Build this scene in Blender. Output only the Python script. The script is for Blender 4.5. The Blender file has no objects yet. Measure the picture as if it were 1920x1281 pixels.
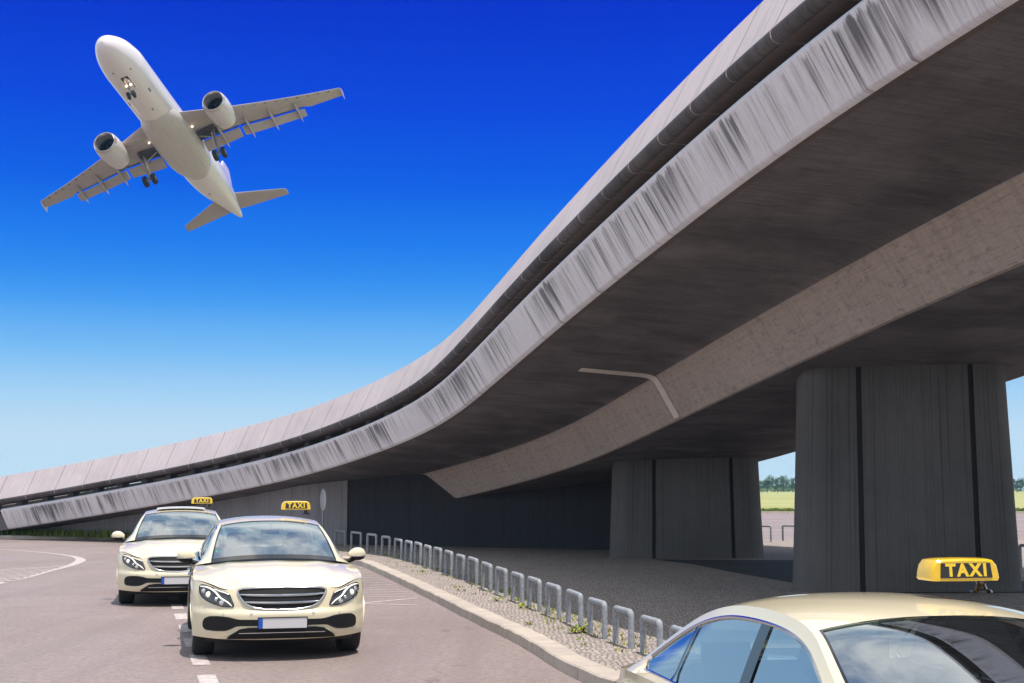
import bpy, bmesh, math, random
import numpy as np
from mathutils import Vector, Matrix
random.seed(7); rng = np.random.default_rng(7)
sc = bpy.context.scene
C = bpy.context.collection
R = math.radians

# ------------------------------------------------------------------ camera
FPX, HCAM = 2600.0, 1.85
TILT = math.atan(274.5 / FPX)
cam_d = bpy.data.cameras.new('camera'); cam = bpy.data.objects.new('camera', cam_d); C.objects.link(cam)
cam_d.sensor_width = 36; cam_d.lens = FPX / 1920 * 36
cam_d.clip_start = 0.1; cam_d.clip_end = 9000
cam.location = (0, 0, HCAM); cam.rotation_euler = (math.pi / 2 + TILT, 0, 0)
sc.camera = cam

# ------------------------------------------------------------------ sky and sun
SUN = Vector((0.17, -0.20, 0.95)).normalized()
SUN_EL = math.asin(SUN.z); SUN_AZ = math.atan2(SUN.x, SUN.y)
world = bpy.data.worlds.new('World'); sc.world = world; world.use_nodes = True
wt = world.node_tree; wn = wt.nodes; wl = wt.links
for n in list(wn): wn.remove(n)
def lin(c):
    return tuple((v / 255 / 12.92) if v / 255 <= 0.04045 else ((v / 255 + 0.055) / 1.055) ** 2.4 for v in c)
def wnode(t, **k):
    n = wn.new(t)
    for a, b in k.items(): setattr(n, a, b)
    return n
tc = wnode('ShaderNodeTexCoord'); sep = wnode('ShaderNodeSeparateXYZ'); wl.new(tc.outputs['Generated'], sep.inputs[0])
ramp = wnode('ShaderNodeValToRGB')
el = ramp.color_ramp.elements
stops = [(0.0, (218, 236, 242)), (0.010, (212, 234, 244)), (0.036, (209, 231, 245)), (0.060, (180, 218, 246)), (0.095, (124, 190, 246)),
         (0.130, (70, 157, 243)), (0.150, (46, 138, 240)), (0.172, (26, 122, 237)), (0.215, (0, 92, 230)), (0.265, (0, 68, 222)), (0.335, (0, 46, 204)), (0.42, (10, 62, 200))]
mr = wnode('ShaderNodeMapRange'); mr.inputs[1].default_value = 0; mr.inputs[2].default_value = 0.42
wl.new(sep.outputs[2], mr.inputs[0]); wl.new(mr.outputs[0], ramp.inputs[0])
while len(el) < len(stops): el.new(0.5)
for e, (p, c) in zip(el, stops):
    e.position = p / 0.42; e.color = (*[v * .84 for v in lin(c)], 1)
# sky outside the view made paler, for less blue fill and reflections
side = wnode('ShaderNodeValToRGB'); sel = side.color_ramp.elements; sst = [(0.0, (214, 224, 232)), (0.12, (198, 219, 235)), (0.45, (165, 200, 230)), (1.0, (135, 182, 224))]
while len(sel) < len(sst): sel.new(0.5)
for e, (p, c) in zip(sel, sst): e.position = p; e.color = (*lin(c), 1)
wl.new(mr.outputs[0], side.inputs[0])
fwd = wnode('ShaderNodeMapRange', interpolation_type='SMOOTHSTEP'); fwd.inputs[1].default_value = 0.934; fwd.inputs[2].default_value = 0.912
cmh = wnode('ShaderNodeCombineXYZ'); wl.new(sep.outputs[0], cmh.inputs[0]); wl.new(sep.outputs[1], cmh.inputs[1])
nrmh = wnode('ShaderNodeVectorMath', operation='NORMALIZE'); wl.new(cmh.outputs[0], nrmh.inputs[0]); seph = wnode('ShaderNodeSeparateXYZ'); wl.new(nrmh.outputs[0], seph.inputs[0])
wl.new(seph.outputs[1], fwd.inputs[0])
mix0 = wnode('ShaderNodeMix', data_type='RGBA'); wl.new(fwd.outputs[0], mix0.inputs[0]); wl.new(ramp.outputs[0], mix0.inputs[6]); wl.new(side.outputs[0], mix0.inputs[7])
# physical sky higher up, blended with flat pale blue for lighter reflections
sky = wnode('ShaderNodeTexSky', sky_type='NISHITA', sun_disc=False)
sky.sun_elevation = SUN_EL; sky.sun_rotation = SUN_AZ; sky.air_density = 1.0; sky.dust_density = 0.6
skm = wnode('ShaderNodeVectorMath', operation='SCALE'); skm.inputs['Scale'].default_value = 0.11
wl.new(sky.outputs[0], skm.inputs[0])
up = wnode('ShaderNodeMapRange', interpolation_type='SMOOTHSTEP'); up.inputs[1].default_value = 0.35; up.inputs[2].default_value = 0.52
wl.new(sep.outputs[2], up.inputs[0])
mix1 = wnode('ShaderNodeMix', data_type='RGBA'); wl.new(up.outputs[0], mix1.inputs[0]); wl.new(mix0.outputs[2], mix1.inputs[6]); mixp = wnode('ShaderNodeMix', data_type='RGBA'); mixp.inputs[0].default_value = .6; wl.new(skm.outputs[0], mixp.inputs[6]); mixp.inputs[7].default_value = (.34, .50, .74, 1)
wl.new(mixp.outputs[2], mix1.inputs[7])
# unseen clouds added overhead and behind the viewer, for neutral fill and reflections
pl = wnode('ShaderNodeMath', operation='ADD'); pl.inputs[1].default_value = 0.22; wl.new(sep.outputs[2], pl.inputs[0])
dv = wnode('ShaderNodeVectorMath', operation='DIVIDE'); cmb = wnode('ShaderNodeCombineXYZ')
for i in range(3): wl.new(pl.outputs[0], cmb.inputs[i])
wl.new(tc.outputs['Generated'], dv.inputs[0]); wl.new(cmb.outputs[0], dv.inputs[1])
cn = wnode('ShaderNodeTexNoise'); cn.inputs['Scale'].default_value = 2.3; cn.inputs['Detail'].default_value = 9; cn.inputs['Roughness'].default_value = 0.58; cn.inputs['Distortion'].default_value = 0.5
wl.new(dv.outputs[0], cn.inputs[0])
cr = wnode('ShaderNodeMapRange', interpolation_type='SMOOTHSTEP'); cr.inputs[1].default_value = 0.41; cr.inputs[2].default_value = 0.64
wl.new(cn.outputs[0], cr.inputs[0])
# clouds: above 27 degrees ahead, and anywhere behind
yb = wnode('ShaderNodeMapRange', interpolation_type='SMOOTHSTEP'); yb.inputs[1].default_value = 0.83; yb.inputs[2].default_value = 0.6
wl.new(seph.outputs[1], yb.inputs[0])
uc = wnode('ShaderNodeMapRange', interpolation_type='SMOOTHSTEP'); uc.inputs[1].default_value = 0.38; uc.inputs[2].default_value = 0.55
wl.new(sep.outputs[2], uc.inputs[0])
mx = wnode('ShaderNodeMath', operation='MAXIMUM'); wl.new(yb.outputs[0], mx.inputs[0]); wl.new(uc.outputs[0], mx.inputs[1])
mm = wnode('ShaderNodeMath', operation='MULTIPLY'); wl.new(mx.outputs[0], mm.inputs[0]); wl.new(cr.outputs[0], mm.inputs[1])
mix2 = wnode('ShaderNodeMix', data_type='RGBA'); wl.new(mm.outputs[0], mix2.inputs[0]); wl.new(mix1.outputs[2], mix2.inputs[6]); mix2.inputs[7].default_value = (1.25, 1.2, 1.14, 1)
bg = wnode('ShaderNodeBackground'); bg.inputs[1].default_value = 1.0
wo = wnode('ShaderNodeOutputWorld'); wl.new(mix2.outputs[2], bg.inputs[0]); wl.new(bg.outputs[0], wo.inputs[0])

sd = bpy.data.lights.new('sun', 'SUN'); sd.energy = 4.4; sd.angle = R(0.5); sd.color = (1.0, 0.93, 0.86)
so = bpy.data.objects.new('sun', sd); C.objects.link(so); so.rotation_euler = (-SUN).to_track_quat('-Z', 'Y').to_euler()
sc.view_settings.view_transform = 'Standard'; sc.view_settings.look = 'None'
sc.view_settings.exposure = 0.25; sc.view_settings.gamma = 1.0
sc.cycles.max_bounces = 8; sc.cycles.diffuse_bounces = 4; sc.cycles.glossy_bounces = 4; sc.cycles.transparent_max_bounces = 8

# ------------------------------------------------------------------ helpers
def ground(px, py, z=0.0):
    dx = (px - 960) / FPX; u = (640.5 - py) / FPX
    d = (dx, math.cos(TILT) - u * math.sin(TILT), math.sin(TILT) + u * math.cos(TILT))
    t = (z - HCAM) / d[2]
    return (d[0] * t, d[1] * t)

def tag(o, label=None, cat=None, group=None, kind=None):
    if label: o['label'] = label
    if cat: o['category'] = cat
    if group: o['group'] = group
    if kind: o['kind'] = kind
    return o

def empty(name, loc=(0, 0, 0), rz=0, label=None, cat=None, group=None):
    o = bpy.data.objects.new(name, None); C.objects.link(o); o.location = loc; o.rotation_euler = (0, 0, rz); o.empty_display_size = 0.2
    return tag(o, label, cat, group)

def obj_from(name, verts, faces, mats, parent=None, mi=None, uvs=None, smooth=True, angle=35):
    me = bpy.data.meshes.new(name); me.from_pydata([tuple(map(float, v)) for v in verts], [], [tuple(f) for f in faces])
    for m in (mats if isinstance(mats, (list, tuple)) else [mats]): me.materials.append(m)
    if mi is not None: me.polygons.foreach_set('material_index', list(mi))
    if uvs is not None:
        l = me.uv_layers.new(name='UVMap')
        for p in me.polygons:
            for k, li in enumerate(p.loop_indices):
                l.data[li].uv = uvs(p.index, k, me.loops[li].vertex_index) if callable(uvs) else uvs[me.loops[li].vertex_index]
    me.validate()
    if smooth:
        me.polygons.foreach_set('use_smooth', [True] * len(me.polygons)); me.set_sharp_from_angle(angle=R(angle))
    me.update()
    o = bpy.data.objects.new(name, me); C.objects.link(o)
    if parent: o.parent = parent
    return o

class MB:
    """collects vertices and faces for ONE mesh object"""
    def __init__(s): s.v = []; s.f = []; s.m = []; s.uv = []
    def add(s, verts, faces, m=0, uv=None):
        b = len(s.v); s.v += [tuple(map(float, v)) for v in verts]; s.f += [tuple(b + i for i in f) for f in faces]; s.m += [m] * len(faces)
        s.uv += list(uv) if uv is not None else [(0, 0)] * len(verts)
        return s
    def grid(s, P, m=0, flip=False, closev=False, uv=None):
        P = np.asarray(P, float); a, b = P.shape[:2]; F = []
        for i in range(a - 1):
            for j in range(b if closev else b - 1):
                j2 = (j + 1) % b; q = (i * b + j, i * b + j2, (i + 1) * b + j2, (i + 1) * b + j)
                F.append(q[::-1] if flip else q)
        return s.add(P.reshape(-1, 3), F, m, uv)
    def box(s, c, d, m=0, rot=None):
        V = []
        for x in (-1, 1):
            for y in (-1, 1):
                for z in (-1, 1):
                    p = Vector((x * d[0] / 2, y * d[1] / 2, z * d[2] / 2))
                    if rot is not None: p = rot @ p
                    V.append(Vector(c) + p)
        return s.add(V, [(0, 1, 3, 2), (4, 6, 7, 5), (0, 4, 5, 1), (2, 3, 7, 6), (0, 2, 6, 4), (1, 5, 7, 3)], m)
    def tube(s, pts, r, n=10, m=0, cap=True, closed=False):
        pts = [Vector(p) for p in pts]; k = len(pts); rr = r if isinstance(r, (list, tuple)) else [r] * k
        up0 = None; rings = []
        for i, p in enumerate(pts):
            a = pts[(i - 1) % k] if (closed or i > 0) else p; b = pts[(i + 1) % k] if (closed or i < k - 1) else p
            t = (b - a).normalized()
            if up0 is None:
                up0 = Vector((0, 0, 1)) if abs(t.z) < .9 else Vector((1, 0, 0))
            u = (up0 - t * up0.dot(t)).normalized(); up0 = u; w = t.cross(u)
            rings.append([p + (u * math.cos(2 * math.pi * j / n) + w * math.sin(2 * math.pi * j / n)) * rr[i] for j in range(n)])
        if closed: rings.append(rings[0])
        V = [v for q in rings for v in q]; F = []
        for i in range(len(rings) - 1):
            for j in range(n): F.append((i * n + j, i * n + (j + 1) % n, (i + 1) * n + (j + 1) % n, (i + 1) * n + j))
        if cap and not closed:
            F.append(tuple(range(n))[::-1]); F.append(tuple((len(rings) - 1) * n + j for j in range(n)))
        return s.add(V, F, m)
    def lathe(s, prof, axis='y', c=(0, 0, 0), n=32, m=0, close=False):
        """prof: (t along axis, r)"""
        V = []; F = []
        for t, r in prof:
            for j in range(n):
                a = 2 * math.pi * j / n; ca, sa = r * math.cos(a), r * math.sin(a)
                p = {'x': (t, ca, sa), 'y': (ca, t, sa), 'z': (ca, sa, t)}[axis]
                V.append((c[0] + p[0], c[1] + p[1], c[2] + p[2]))
        k = len(prof)
        for i in range(k - 1 if not close else k):
            for j in range(n): F.append((i * n + j, i * n + (j + 1) % n, ((i + 1) % k) * n + (j + 1) % n, ((i + 1) % k) * n + j))
        return s.add(V, F, m)
    def build(s, name, mats, parent=None, smooth=True, angle=35, uv=False, fix=True):
        o = obj_from(name, s.v, s.f, mats, parent, s.m, s.uv if uv else None, smooth=False)
        me = o.data
        if fix:
            bm = bmesh.new(); bm.from_mesh(me); bmesh.ops.remove_doubles(bm, verts=bm.verts, dist=1e-5) if not uv else None
            bmesh.ops.recalc_face_normals(bm, faces=bm.faces); bm.to_mesh(me); bm.free()
        if smooth:
            me.polygons.foreach_set('use_smooth', [True] * len(me.polygons)); me.set_sharp_from_angle(angle=R(angle))
        return o

def catmull(P, n):
    P = np.asarray(P, float); N = len(P); A = np.zeros((N, N)); A[0, 0] = A[-1, -1] = 1
    for i in range(1, N - 1): A[i, i - 1:i + 2] = [1, 4, 1]
    b = np.zeros_like(P); b[1:-1] = 6 * (P[2:] - 2 * P[1:-1] + P[:-2]); m = np.linalg.solve(A, b)
    t = np.linspace(0, N - 1, n); i = np.minimum(t.astype(int), N - 2); u = (t - i)[:, None]; v = 1 - u
    return v * P[i] + u * P[i + 1] + ((v ** 3 - v) * m[i] + (u ** 3 - u) * m[i + 1]) / 6

# ------------------------------------------------------------------ materials
def mat(name, color=(.5, .5, .5), rough=.6, metal=0.0, coat=0.0, coat_rough=.03, spec=.5, emit=None, es=0.0):
    m = bpy.data.materials.new(name); m.use_nodes = True; b = m.node_tree.nodes['Principled BSDF']
    b.inputs['Base Color'].default_value = (*color, 1); b.inputs['Roughness'].default_value = rough; b.inputs['Metallic'].default_value = metal
    b.inputs['Coat Weight'].default_value = coat; b.inputs['Coat Roughness'].default_value = coat_rough; b.inputs['Specular IOR Level'].default_value = spec
    if emit: b.inputs['Emission Color'].default_value = (*emit, 1); b.inputs['Emission Strength'].default_value = es
    return m
class NT:
    def __init__(s, m): s.m = m; s.t = m.node_tree; s.b = s.t.nodes['Principled BSDF']
    def n(s, t, **k):
        q = s.t.nodes.new(t)
        for a, b in k.items(): setattr(q, a, b)
        return q
    def l(s, a, b): s.t.links.new(a, b)
    def coord(s, kind='Object', scale=(1, 1, 1), rot=(0, 0, 0)):
        c = s.n('ShaderNodeTexCoord'); mp = s.n('ShaderNodeMapping'); mp.inputs['Scale'].default_value = scale; mp.inputs['Rotation'].default_value = rot
        s.l(c.outputs[kind], mp.inputs[0]); return mp.outputs[0]
    def noise(s, vec, scale, detail=5, rough=.55, dist=0):
        q = s.n('ShaderNodeTexNoise'); q.inputs['Scale'].default_value = scale; q.inputs['Detail'].default_value = detail; q.inputs['Roughness'].default_value = rough; q.inputs['Distortion'].default_value = dist
        s.l(vec, q.inputs[0]); return q.outputs[0]
    def rng(s, v, a, b, c=0., d=1., smooth=True):
        q = s.n('ShaderNodeMapRange'); q.interpolation_type = 'SMOOTHSTEP' if smooth else 'LINEAR'
        for i, x in enumerate((a, b, c, d)): q.inputs[i + 1].default_value = x
        s.l(v, q.inputs[0]); return q.outputs[0]
    def math(s, op, a, b=None):
        q = s.n('ShaderNodeMath', operation=op)
        for i, x in enumerate((a, b)):
            if x is None: continue
            if isinstance(x, (int, float)): q.inputs[i].default_value = x
            else: s.l(x, q.inputs[i])
        return q.outputs[0]
    def mix(s, f, a, b):
        q = s.n('ShaderNodeMix', data_type='RGBA')
        for i, x in ((0, f), (6, a), (7, b)):
            if isinstance(x, tuple): q.inputs[i].default_value = (*x, 1)
            elif isinstance(x, (int, float)): q.inputs[i].default_value = x
            else: s.l(x, q.inputs[i])
        return q.outputs[2]
    def color(s, c): s.l(c, s.b.inputs['Base Color'])
    def bump(s, h, strength=.3, dist=.02):
        q = s.n('ShaderNodeBump'); q.inputs['Strength'].default_value = strength; q.inputs['Distance'].default_value = dist
        s.l(h, q.inputs['Height']); s.l(q.outputs[0], s.b.inputs['Normal'])

def concrete(name, base, dark, streak=0.0, board=0.0, stretch=(1, 1, 1), mottled=.5, cracks=False, joints=0.0, form=False, bf=8.5):
    m = mat(name, base, .85, spec=.3); t = NT(m); obj = t.coord('Object'); uv = t.coord('UV')
    big = t.rng(t.noise(obj, .55, 6, .6), .35, .7); col = t.mix(t.math('MULTIPLY', big, mottled), base, dark)
    fine = t.noise(obj, 26, 4, .7); col = t.mix(t.rng(fine, .35, .75, 0, .28), col, tuple(c * .72 for c in base))
    grain = t.noise(t.coord('UV', stretch), 7, 6, .65); col = t.mix(t.rng(grain, .42, .72, 0, .4), col, tuple(c * .75 for c in dark))
    h = fine
    if streak:
        sx = t.n('ShaderNodeSeparateXYZ'); t.l(uv, sx.inputs[0])
        s1 = t.noise(t.coord('UV', (4.6, .10, 1)), 1.0, 7, .72); s2 = t.noise(t.coord('UV', (.37, .05, 1)), 1.0, 5, .62); s3 = t.noise(t.coord('UV', (19, .14, 1)), 1.0, 5, .65)
        st0 = t.rng(t.noise(t.coord('UV', (6, 0, 1)), 1.0, 5, .7), .35, .65, .02, .16, False); en = t.rng(t.noise(t.coord('UV', (2.6, 0, 1)), 1.0, 5, .7), .36, .62, .35, 1.3, False)
        v_ = sx.outputs[1]; up_ = t.rng(t.math('SUBTRACT', v_, st0), -.03, .07); dn_ = t.rng(t.math('SUBTRACT', en, v_), -.05, .5, .12, 1, False); fade = t.math('MULTIPLY', up_, dn_)
        a = t.rng(t.math('ADD', t.math('MULTIPLY', s1, .62), t.math('MULTIPLY', s2, .5)), .495, .68)
        b = t.math('MULTIPLY', t.rng(s3, .44, .68), t.rng(s2, .36, .60, .25, .85))
        k = t.rng(t.math('MULTIPLY', t.math('MINIMUM', t.math('ADD', a, b), 1.0), fade), .03, 1.05)
        col = t.mix(t.math('MULTIPLY', k, streak), col, (.05, .045, .055))
    if board:
        bo = t.noise(t.coord('UV', (bf, .12, 1)), 1.0, 5, .7); col = t.mix(t.rng(bo, .45, .72, 0, board), col, tuple(c * .45 for c in dark))
        h = bo
    if form:
        fb_ = t.n('ShaderNodeTexBrick'); t.l(uv, fb_.inputs[0]); fb_.inputs['Scale'].default_value = 1; fb_.inputs['Mortar Size'].default_value = .006; fb_.inputs['Brick Width'].default_value = 2.6; fb_.inputs['Row Height'].default_value = .52; fb_.offset = .37
        fb_.inputs['Color1'].default_value = (0, 0, 0, 1); fb_.inputs['Color2'].default_value = (.35, .35, .35, 1); fb_.inputs['Mortar'].default_value = (1, 1, 1, 1)
        col = t.mix(t.math('MULTIPLY', fb_.outputs[0], .33), col, tuple(c * .55 for c in dark))
        hb = t.noise(t.coord('UV', (14, .7, 1), (0, 0, .35)), 1.5, 6, .75); col = t.mix(t.rng(hb, .42, .68, 0, .55), col, tuple(c * .6 for c in dark)); wv_ = t.noise(t.coord('UV', (1.3, .35, 1)), 1.4, 7, .7); col = t.mix(t.rng(wv_, .48, .68, 0, .55), col, tuple(c * .62 for c in dark)); col = t.mix(t.rng(t.noise(t.coord('UV', (.7, .5, 1)), 1.1, 5, .6), .5, .66, 0, .35), col, tuple(min(1, c * 1.35) for c in base))
    if cracks:
        br = t.n('ShaderNodeTexBrick'); t.l(t.coord('UV', (1, 1, 1)), br.inputs[0]); br.inputs['Scale'].default_value = 1; br.inputs['Mortar Size'].default_value = .007
        br.inputs['Brick Width'].default_value = 1.9; br.inputs['Row Height'].default_value = .16; br.inputs['Color1'].default_value = (0, 0, 0, 1); br.inputs['Color2'].default_value = (0, 0, 0, 1); br.inputs['Mortar'].default_value = (1, 1, 1, 1)
        br.inputs['Mortar Smooth'].default_value = .3
        gate = t.rng(t.noise(t.coord('UV', (.9, 4, 1)), 1.6, 5, .7), .55, .66)
        col = t.mix(t.math('MULTIPLY', t.math('MULTIPLY', br.outputs[0], gate), .6), col, tuple(c * .22 for c in dark))
        bv = t.noise(t.coord('UV', (9, .25, 1)), 1.0, 5, .7); col = t.mix(t.rng(bv, .46, .7, 0, .4), col, tuple(c * .6 for c in dark)); bh = t.noise(t.coord('UV', (.3, 14, 1)), 1.0, 4, .7); col = t.mix(t.rng(bh, .5, .72, 0, .35), col, tuple(c * .6 for c in dark)); spot = t.rng(t.noise(t.coord('UV', (2.2, 3.2, 1)), 2.4, 8, .78), .50, .66, 0, .5); col = t.mix(spot, col, tuple(c * .45 for c in dark))
    t.color(col); t.bump(h, .25, .006)
    return m
M = {}
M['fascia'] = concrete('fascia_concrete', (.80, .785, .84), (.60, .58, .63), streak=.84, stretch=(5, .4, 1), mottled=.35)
M['panel'] = concrete('parapet_concrete', (.46, .405, .425), (.34, .30, .315), stretch=(6, .4, 1), board=.3, mottled=.6)
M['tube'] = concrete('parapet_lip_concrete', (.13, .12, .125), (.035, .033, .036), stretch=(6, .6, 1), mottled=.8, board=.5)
M['web'] = concrete('girder_web_concrete', (.56, .475, .425), (.43, .365, .325), stretch=(.6, 4, 1), cracks=True, mottled=.5)
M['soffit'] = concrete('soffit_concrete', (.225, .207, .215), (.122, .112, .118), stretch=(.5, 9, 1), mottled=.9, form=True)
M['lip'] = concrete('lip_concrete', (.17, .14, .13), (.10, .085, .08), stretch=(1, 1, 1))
M['strip'] = concrete('joint_strip_concrete', (.84, .74, .68), (.72, .64, .58), stretch=(1, 1, 1), mottled=.3)
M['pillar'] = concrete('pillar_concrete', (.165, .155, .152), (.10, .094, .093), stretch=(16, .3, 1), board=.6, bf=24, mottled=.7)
M['wall'] = concrete('wall_concrete', (.30, .29, .305), (.21, .20, .21), stretch=(7, .25, 1), board=.5, mottled=.6)
M['darkgap'] = mat('dark_joint', (.045, .043, .046), .9)
M['stub'] = concrete('stub_concrete', (.16, .15, .155), (.1, .1, .1))

def asphalt(name, base, patch, rough=.62):
    m = mat(name, base, rough, spec=.5); t = NT(m); o = t.coord('Object')
    f = t.noise(o, 48, 5, .85); g = t.noise(o, 22, 5, .8); b = t.noise(o, .35, 6, .6); sk = t.noise(t.coord('Object', (.9, .12, 1), (0, 0, .25)), 1.3, 5, .6)
    col = t.mix(t.rng(b, .35, .68, 0, .75), base, patch)
    col = t.mix(t.rng(sk, .5, .68, 0, .45), col, tuple(c * .72 for c in base))
    col = t.mix(t.rng(t.noise(o, 13, 2, .5), .36, .66, 0, .62), col, tuple(c * .5 for c in base)); col = t.mix(t.rng(t.noise(t.coord('Object', (1.6, .05, 1), (0, 0, .22)), 1.0, 4, .55), .5, .62, 0, .35), col, tuple(c * .6 for c in base))
    col = t.mix(t.rng(f, .42, .62, 0, .9), col, tuple(c * .40 for c in base))
    col = t.mix(t.rng(g, .52, .75, 0, .5), col, tuple(min(1, c * 1.35) for c in base))
    vo = t.n('ShaderNodeTexVoronoi', feature='DISTANCE_TO_EDGE'); vo.inputs['Scale'].default_value = .16
    wv = t.n('ShaderNodeMix', data_type='VECTOR'); wv.inputs[0].default_value = .06; nn = t.n('ShaderNodeTexNoise'); nn.inputs['Scale'].default_value = .9; nn.inputs['Detail'].default_value = 6
    t.l(o, nn.inputs[0]); t.l(o, wv.inputs[4]); sca = t.n('ShaderNodeVectorMath', operation='SCALE'); sca.inputs['Scale'].default_value = 30; t.l(nn.outputs[1], sca.inputs[0]); t.l(sca.outputs[0], wv.inputs[5]); t.l(wv.outputs[1], vo.inputs[0])
    ck = t.math('MULTIPLY', t.rng(vo.outputs[0], .0012, .005, 1, 0), t.rng(t.noise(o, .5, 3), .5, .6, 0, .55))
    col = t.mix(ck, col, tuple(c * .3 for c in base))
    t.color(col); t.bump(t.math('ADD', f, t.math('MULTIPLY', g, .5)), .5, .008); t.l(t.rng(b, .3, .7, rough - .08, rough + .12), t.b.inputs['Roughness'])
    return m
M['apron'] = mat('bare_ground', (.16, .14, .12), .95, spec=.1)
t = NT(M['apron']); o_ = t.coord('Object'); t.color(t.mix(t.rng(t.noise(o_, .02, 6, .6), .35, .7), (.18, .155, .13), (.14, .125, .10)))
M['asphalt'] = asphalt('asphalt', (.345, .272, .252), (.25, .198, .184))
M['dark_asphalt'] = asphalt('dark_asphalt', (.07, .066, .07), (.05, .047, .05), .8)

def cobbles(name, c1, c2, joint, s=17.0):
    m = mat(name, c1, .85, spec=.25); t = NT(m); o = t.coord('Object')
    nn = t.n('ShaderNodeTexNoise'); nn.inputs['Scale'].default_value = 2.2; t.l(o, nn.inputs[0])
    ad = t.n('ShaderNodeVectorMath', operation='MULTIPLY_ADD'); ad.inputs[1].default_value = (.12, .12, 0); t.l(nn.outputs[1], ad.inputs[0]); t.l(o, ad.inputs[2])
    br = t.n('ShaderNodeTexVoronoi', feature='DISTANCE_TO_EDGE'); br.inputs['Scale'].default_value = s; br.inputs['Randomness'].default_value = .55; t.l(ad.outputs[0], br.inputs[0])
    vc = t.n('ShaderNodeTexVoronoi', feature='F1'); vc.inputs['Scale'].default_value = s; vc.inputs['Randomness'].default_value = .55; t.l(ad.outputs[0], vc.inputs[0])
    sep_ = t.n('ShaderNodeSeparateXYZ'); t.l(vc.outputs['Color'], sep_.inputs[0])
    col = t.mix(sep_.outputs[0], c1, c2); col = t.mix(t.rng(t.noise(o, .8, 5), .4, .7, 0, .5), col, tuple(c * .7 for c in c1)); col = t.mix(t.rng(t.noise(o, 45, 4, .7), .5, .8, 0, .5), col, tuple(c * .6 for c in c1))
    e = t.rng(br.outputs[0], .02, .13, 1, 0); col = t.mix(t.math('MULTIPLY', e, .85), col, joint)
    t.color(col); t.bump(t.rng(br.outputs[0], 0, .3), .8, .03); return m
M['cobbles'] = cobbles('cobblestones', (.54, .46, .41), (.38, .325, .295), (.11, .095, .085))
M['kerb'] = mat('kerb_stone', (.5, .45, .4), .8, spec=.3)
t = NT(M['kerb']); uv = t.coord('UV'); sx = t.n('ShaderNodeSeparateXYZ'); t.l(uv, sx.inputs[0])
fr = t.math('FRACT', sx.outputs[0]); jt = t.math('MAXIMUM', t.rng(fr, .0, .014, 1, 0), t.rng(fr, .986, 1, 0, 1))
nz = t.noise(t.coord('Object'), 3, 6, .65); col = t.mix(t.rng(nz, .4, .7), (.50, .43, .36), (.38, .325, .285)); col = t.mix(t.rng(t.noise(t.coord('Object'), 60, 3, .8), .5, .75, 0, .4), col, (.27, .24, .21))
wn_ = t.n('ShaderNodeTexWhiteNoise', noise_dimensions='1D'); t.l(t.math('FLOOR', sx.outputs[0]), wn_.inputs['W']); col = t.mix(t.math('MULTIPLY', wn_.outputs[0], .3), col, (.3, .26, .23))
t.color(t.mix(t.math('MULTIPLY', jt, .8), col, (.09, .08, .07))); t.bump(nz, .3, .01)
M['paint_line'] = mat('worn_road_paint', (.62, .58, .56), .7)
t = NT(M['paint_line']); o_ = t.coord('Object'); t.color(t.mix(t.rng(t.noise(o_, 18, 5, .75), .44, .62, 0, .9), (.47, .42, .40), (.32, .265, .25)))
M['faint_line'] = mat('faded_road_paint', (.5, .45, .43), .7)
t = NT(M['faint_line']); o_ = t.coord('Object'); t.color(t.mix(t.rng(t.noise(o_, 12, 5, .75), .42, .6, 0, .9), (.52, .46, .44), (.35, .285, .275)))
M['galv'] = mat('galvanised_steel', (.36, .385, .42), .75, metal=.0)
t = NT(M['galv']); o_ = t.coord('Object'); t.color(t.mix(t.rng(t.noise(o_, 25, 5, .7), .35, .7), (.33, .345, .375), (.19, .21, .235))); t.l(t.rng(t.noise(o_, 40, 3), .3, .7, .6, .8), t.b.inputs['Roughness'])
M['field'] = mat('meadow', (.3, .3, .08), .95, spec=.1)
t = NT(M['field']); o_ = t.coord('Object'); c_ = t.mix(t.rng(t.noise(o_, .03, 6, .6), .35, .7), (.29, .30, .12), (.36, .345, .17)); t.color(t.mix(t.rng(t.noise(o_, .6, 5, .7), .45, .75, 0, .5), c_, (.20, .23, .05)))
def leafmat(name, a, b):
    m = mat(name, a, .7, spec=.25); t = NT(m); oi = t.n('ShaderNodeNewGeometry'); t.color(t.mix(oi.outputs['Random Per Island'], a, b)); t.b.inputs['Subsurface Weight'].default_value = 0; return m
M['grass'] = leafmat('grass_blades', (.07, .12, .02), (.16, .19, .04))
M['weed'] = leafmat('weed_leaves', (.13, .17, .03), (.33, .34, .05))
M['leaf'] = leafmat('tree_leaves', (.05, .085, .025), (.10, .14, .045))
M['bark'] = mat('bark', (.09, .07, .05), .9)

# ------------------------------------------------------------------ ground, roads, pavement
def sheet(name, pts, z, m, kind='structure'):
    bm = bmesh.new(); f = bm.faces.new([bm.verts.new((p[0], p[1], z)) for p in pts]); bmesh.ops.triangulate(bm, faces=[f])
    bmesh.ops.recalc_face_normals(bm, faces=bm.faces)
    if bm.faces[:][0].normal.z < 0: bmesh.ops.reverse_faces(bm, faces=bm.faces)
    me = bpy.data.meshes.new(name); bm.to_mesh(me); bm.free(); me.materials.append(m)
    o = bpy.data.objects.new(name, me); C.objects.link(o); tag(o, kind=kind); return o
n_ = 72
sheet('ground', [(1500 * math.cos(2 * math.pi * i / n_), 1500 * math.sin(2 * math.pi * i / n_)) for i in range(n_)], -.012, M['apron'])
sheet('road', [(-90, -40), (60, -40), (140, 20), (200, 101), (-120, 101), (-120, 20)], 0.0, M['asphalt'])
ZP = .122
kp = [(-60, 53.2), (-45, 52.3), (-30, 51.7), (-18.9, 51.0), (-14, 49.6), (-10.2, 46.2), (-7.4, 41.6), (-5.45, 37.4)]
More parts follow.
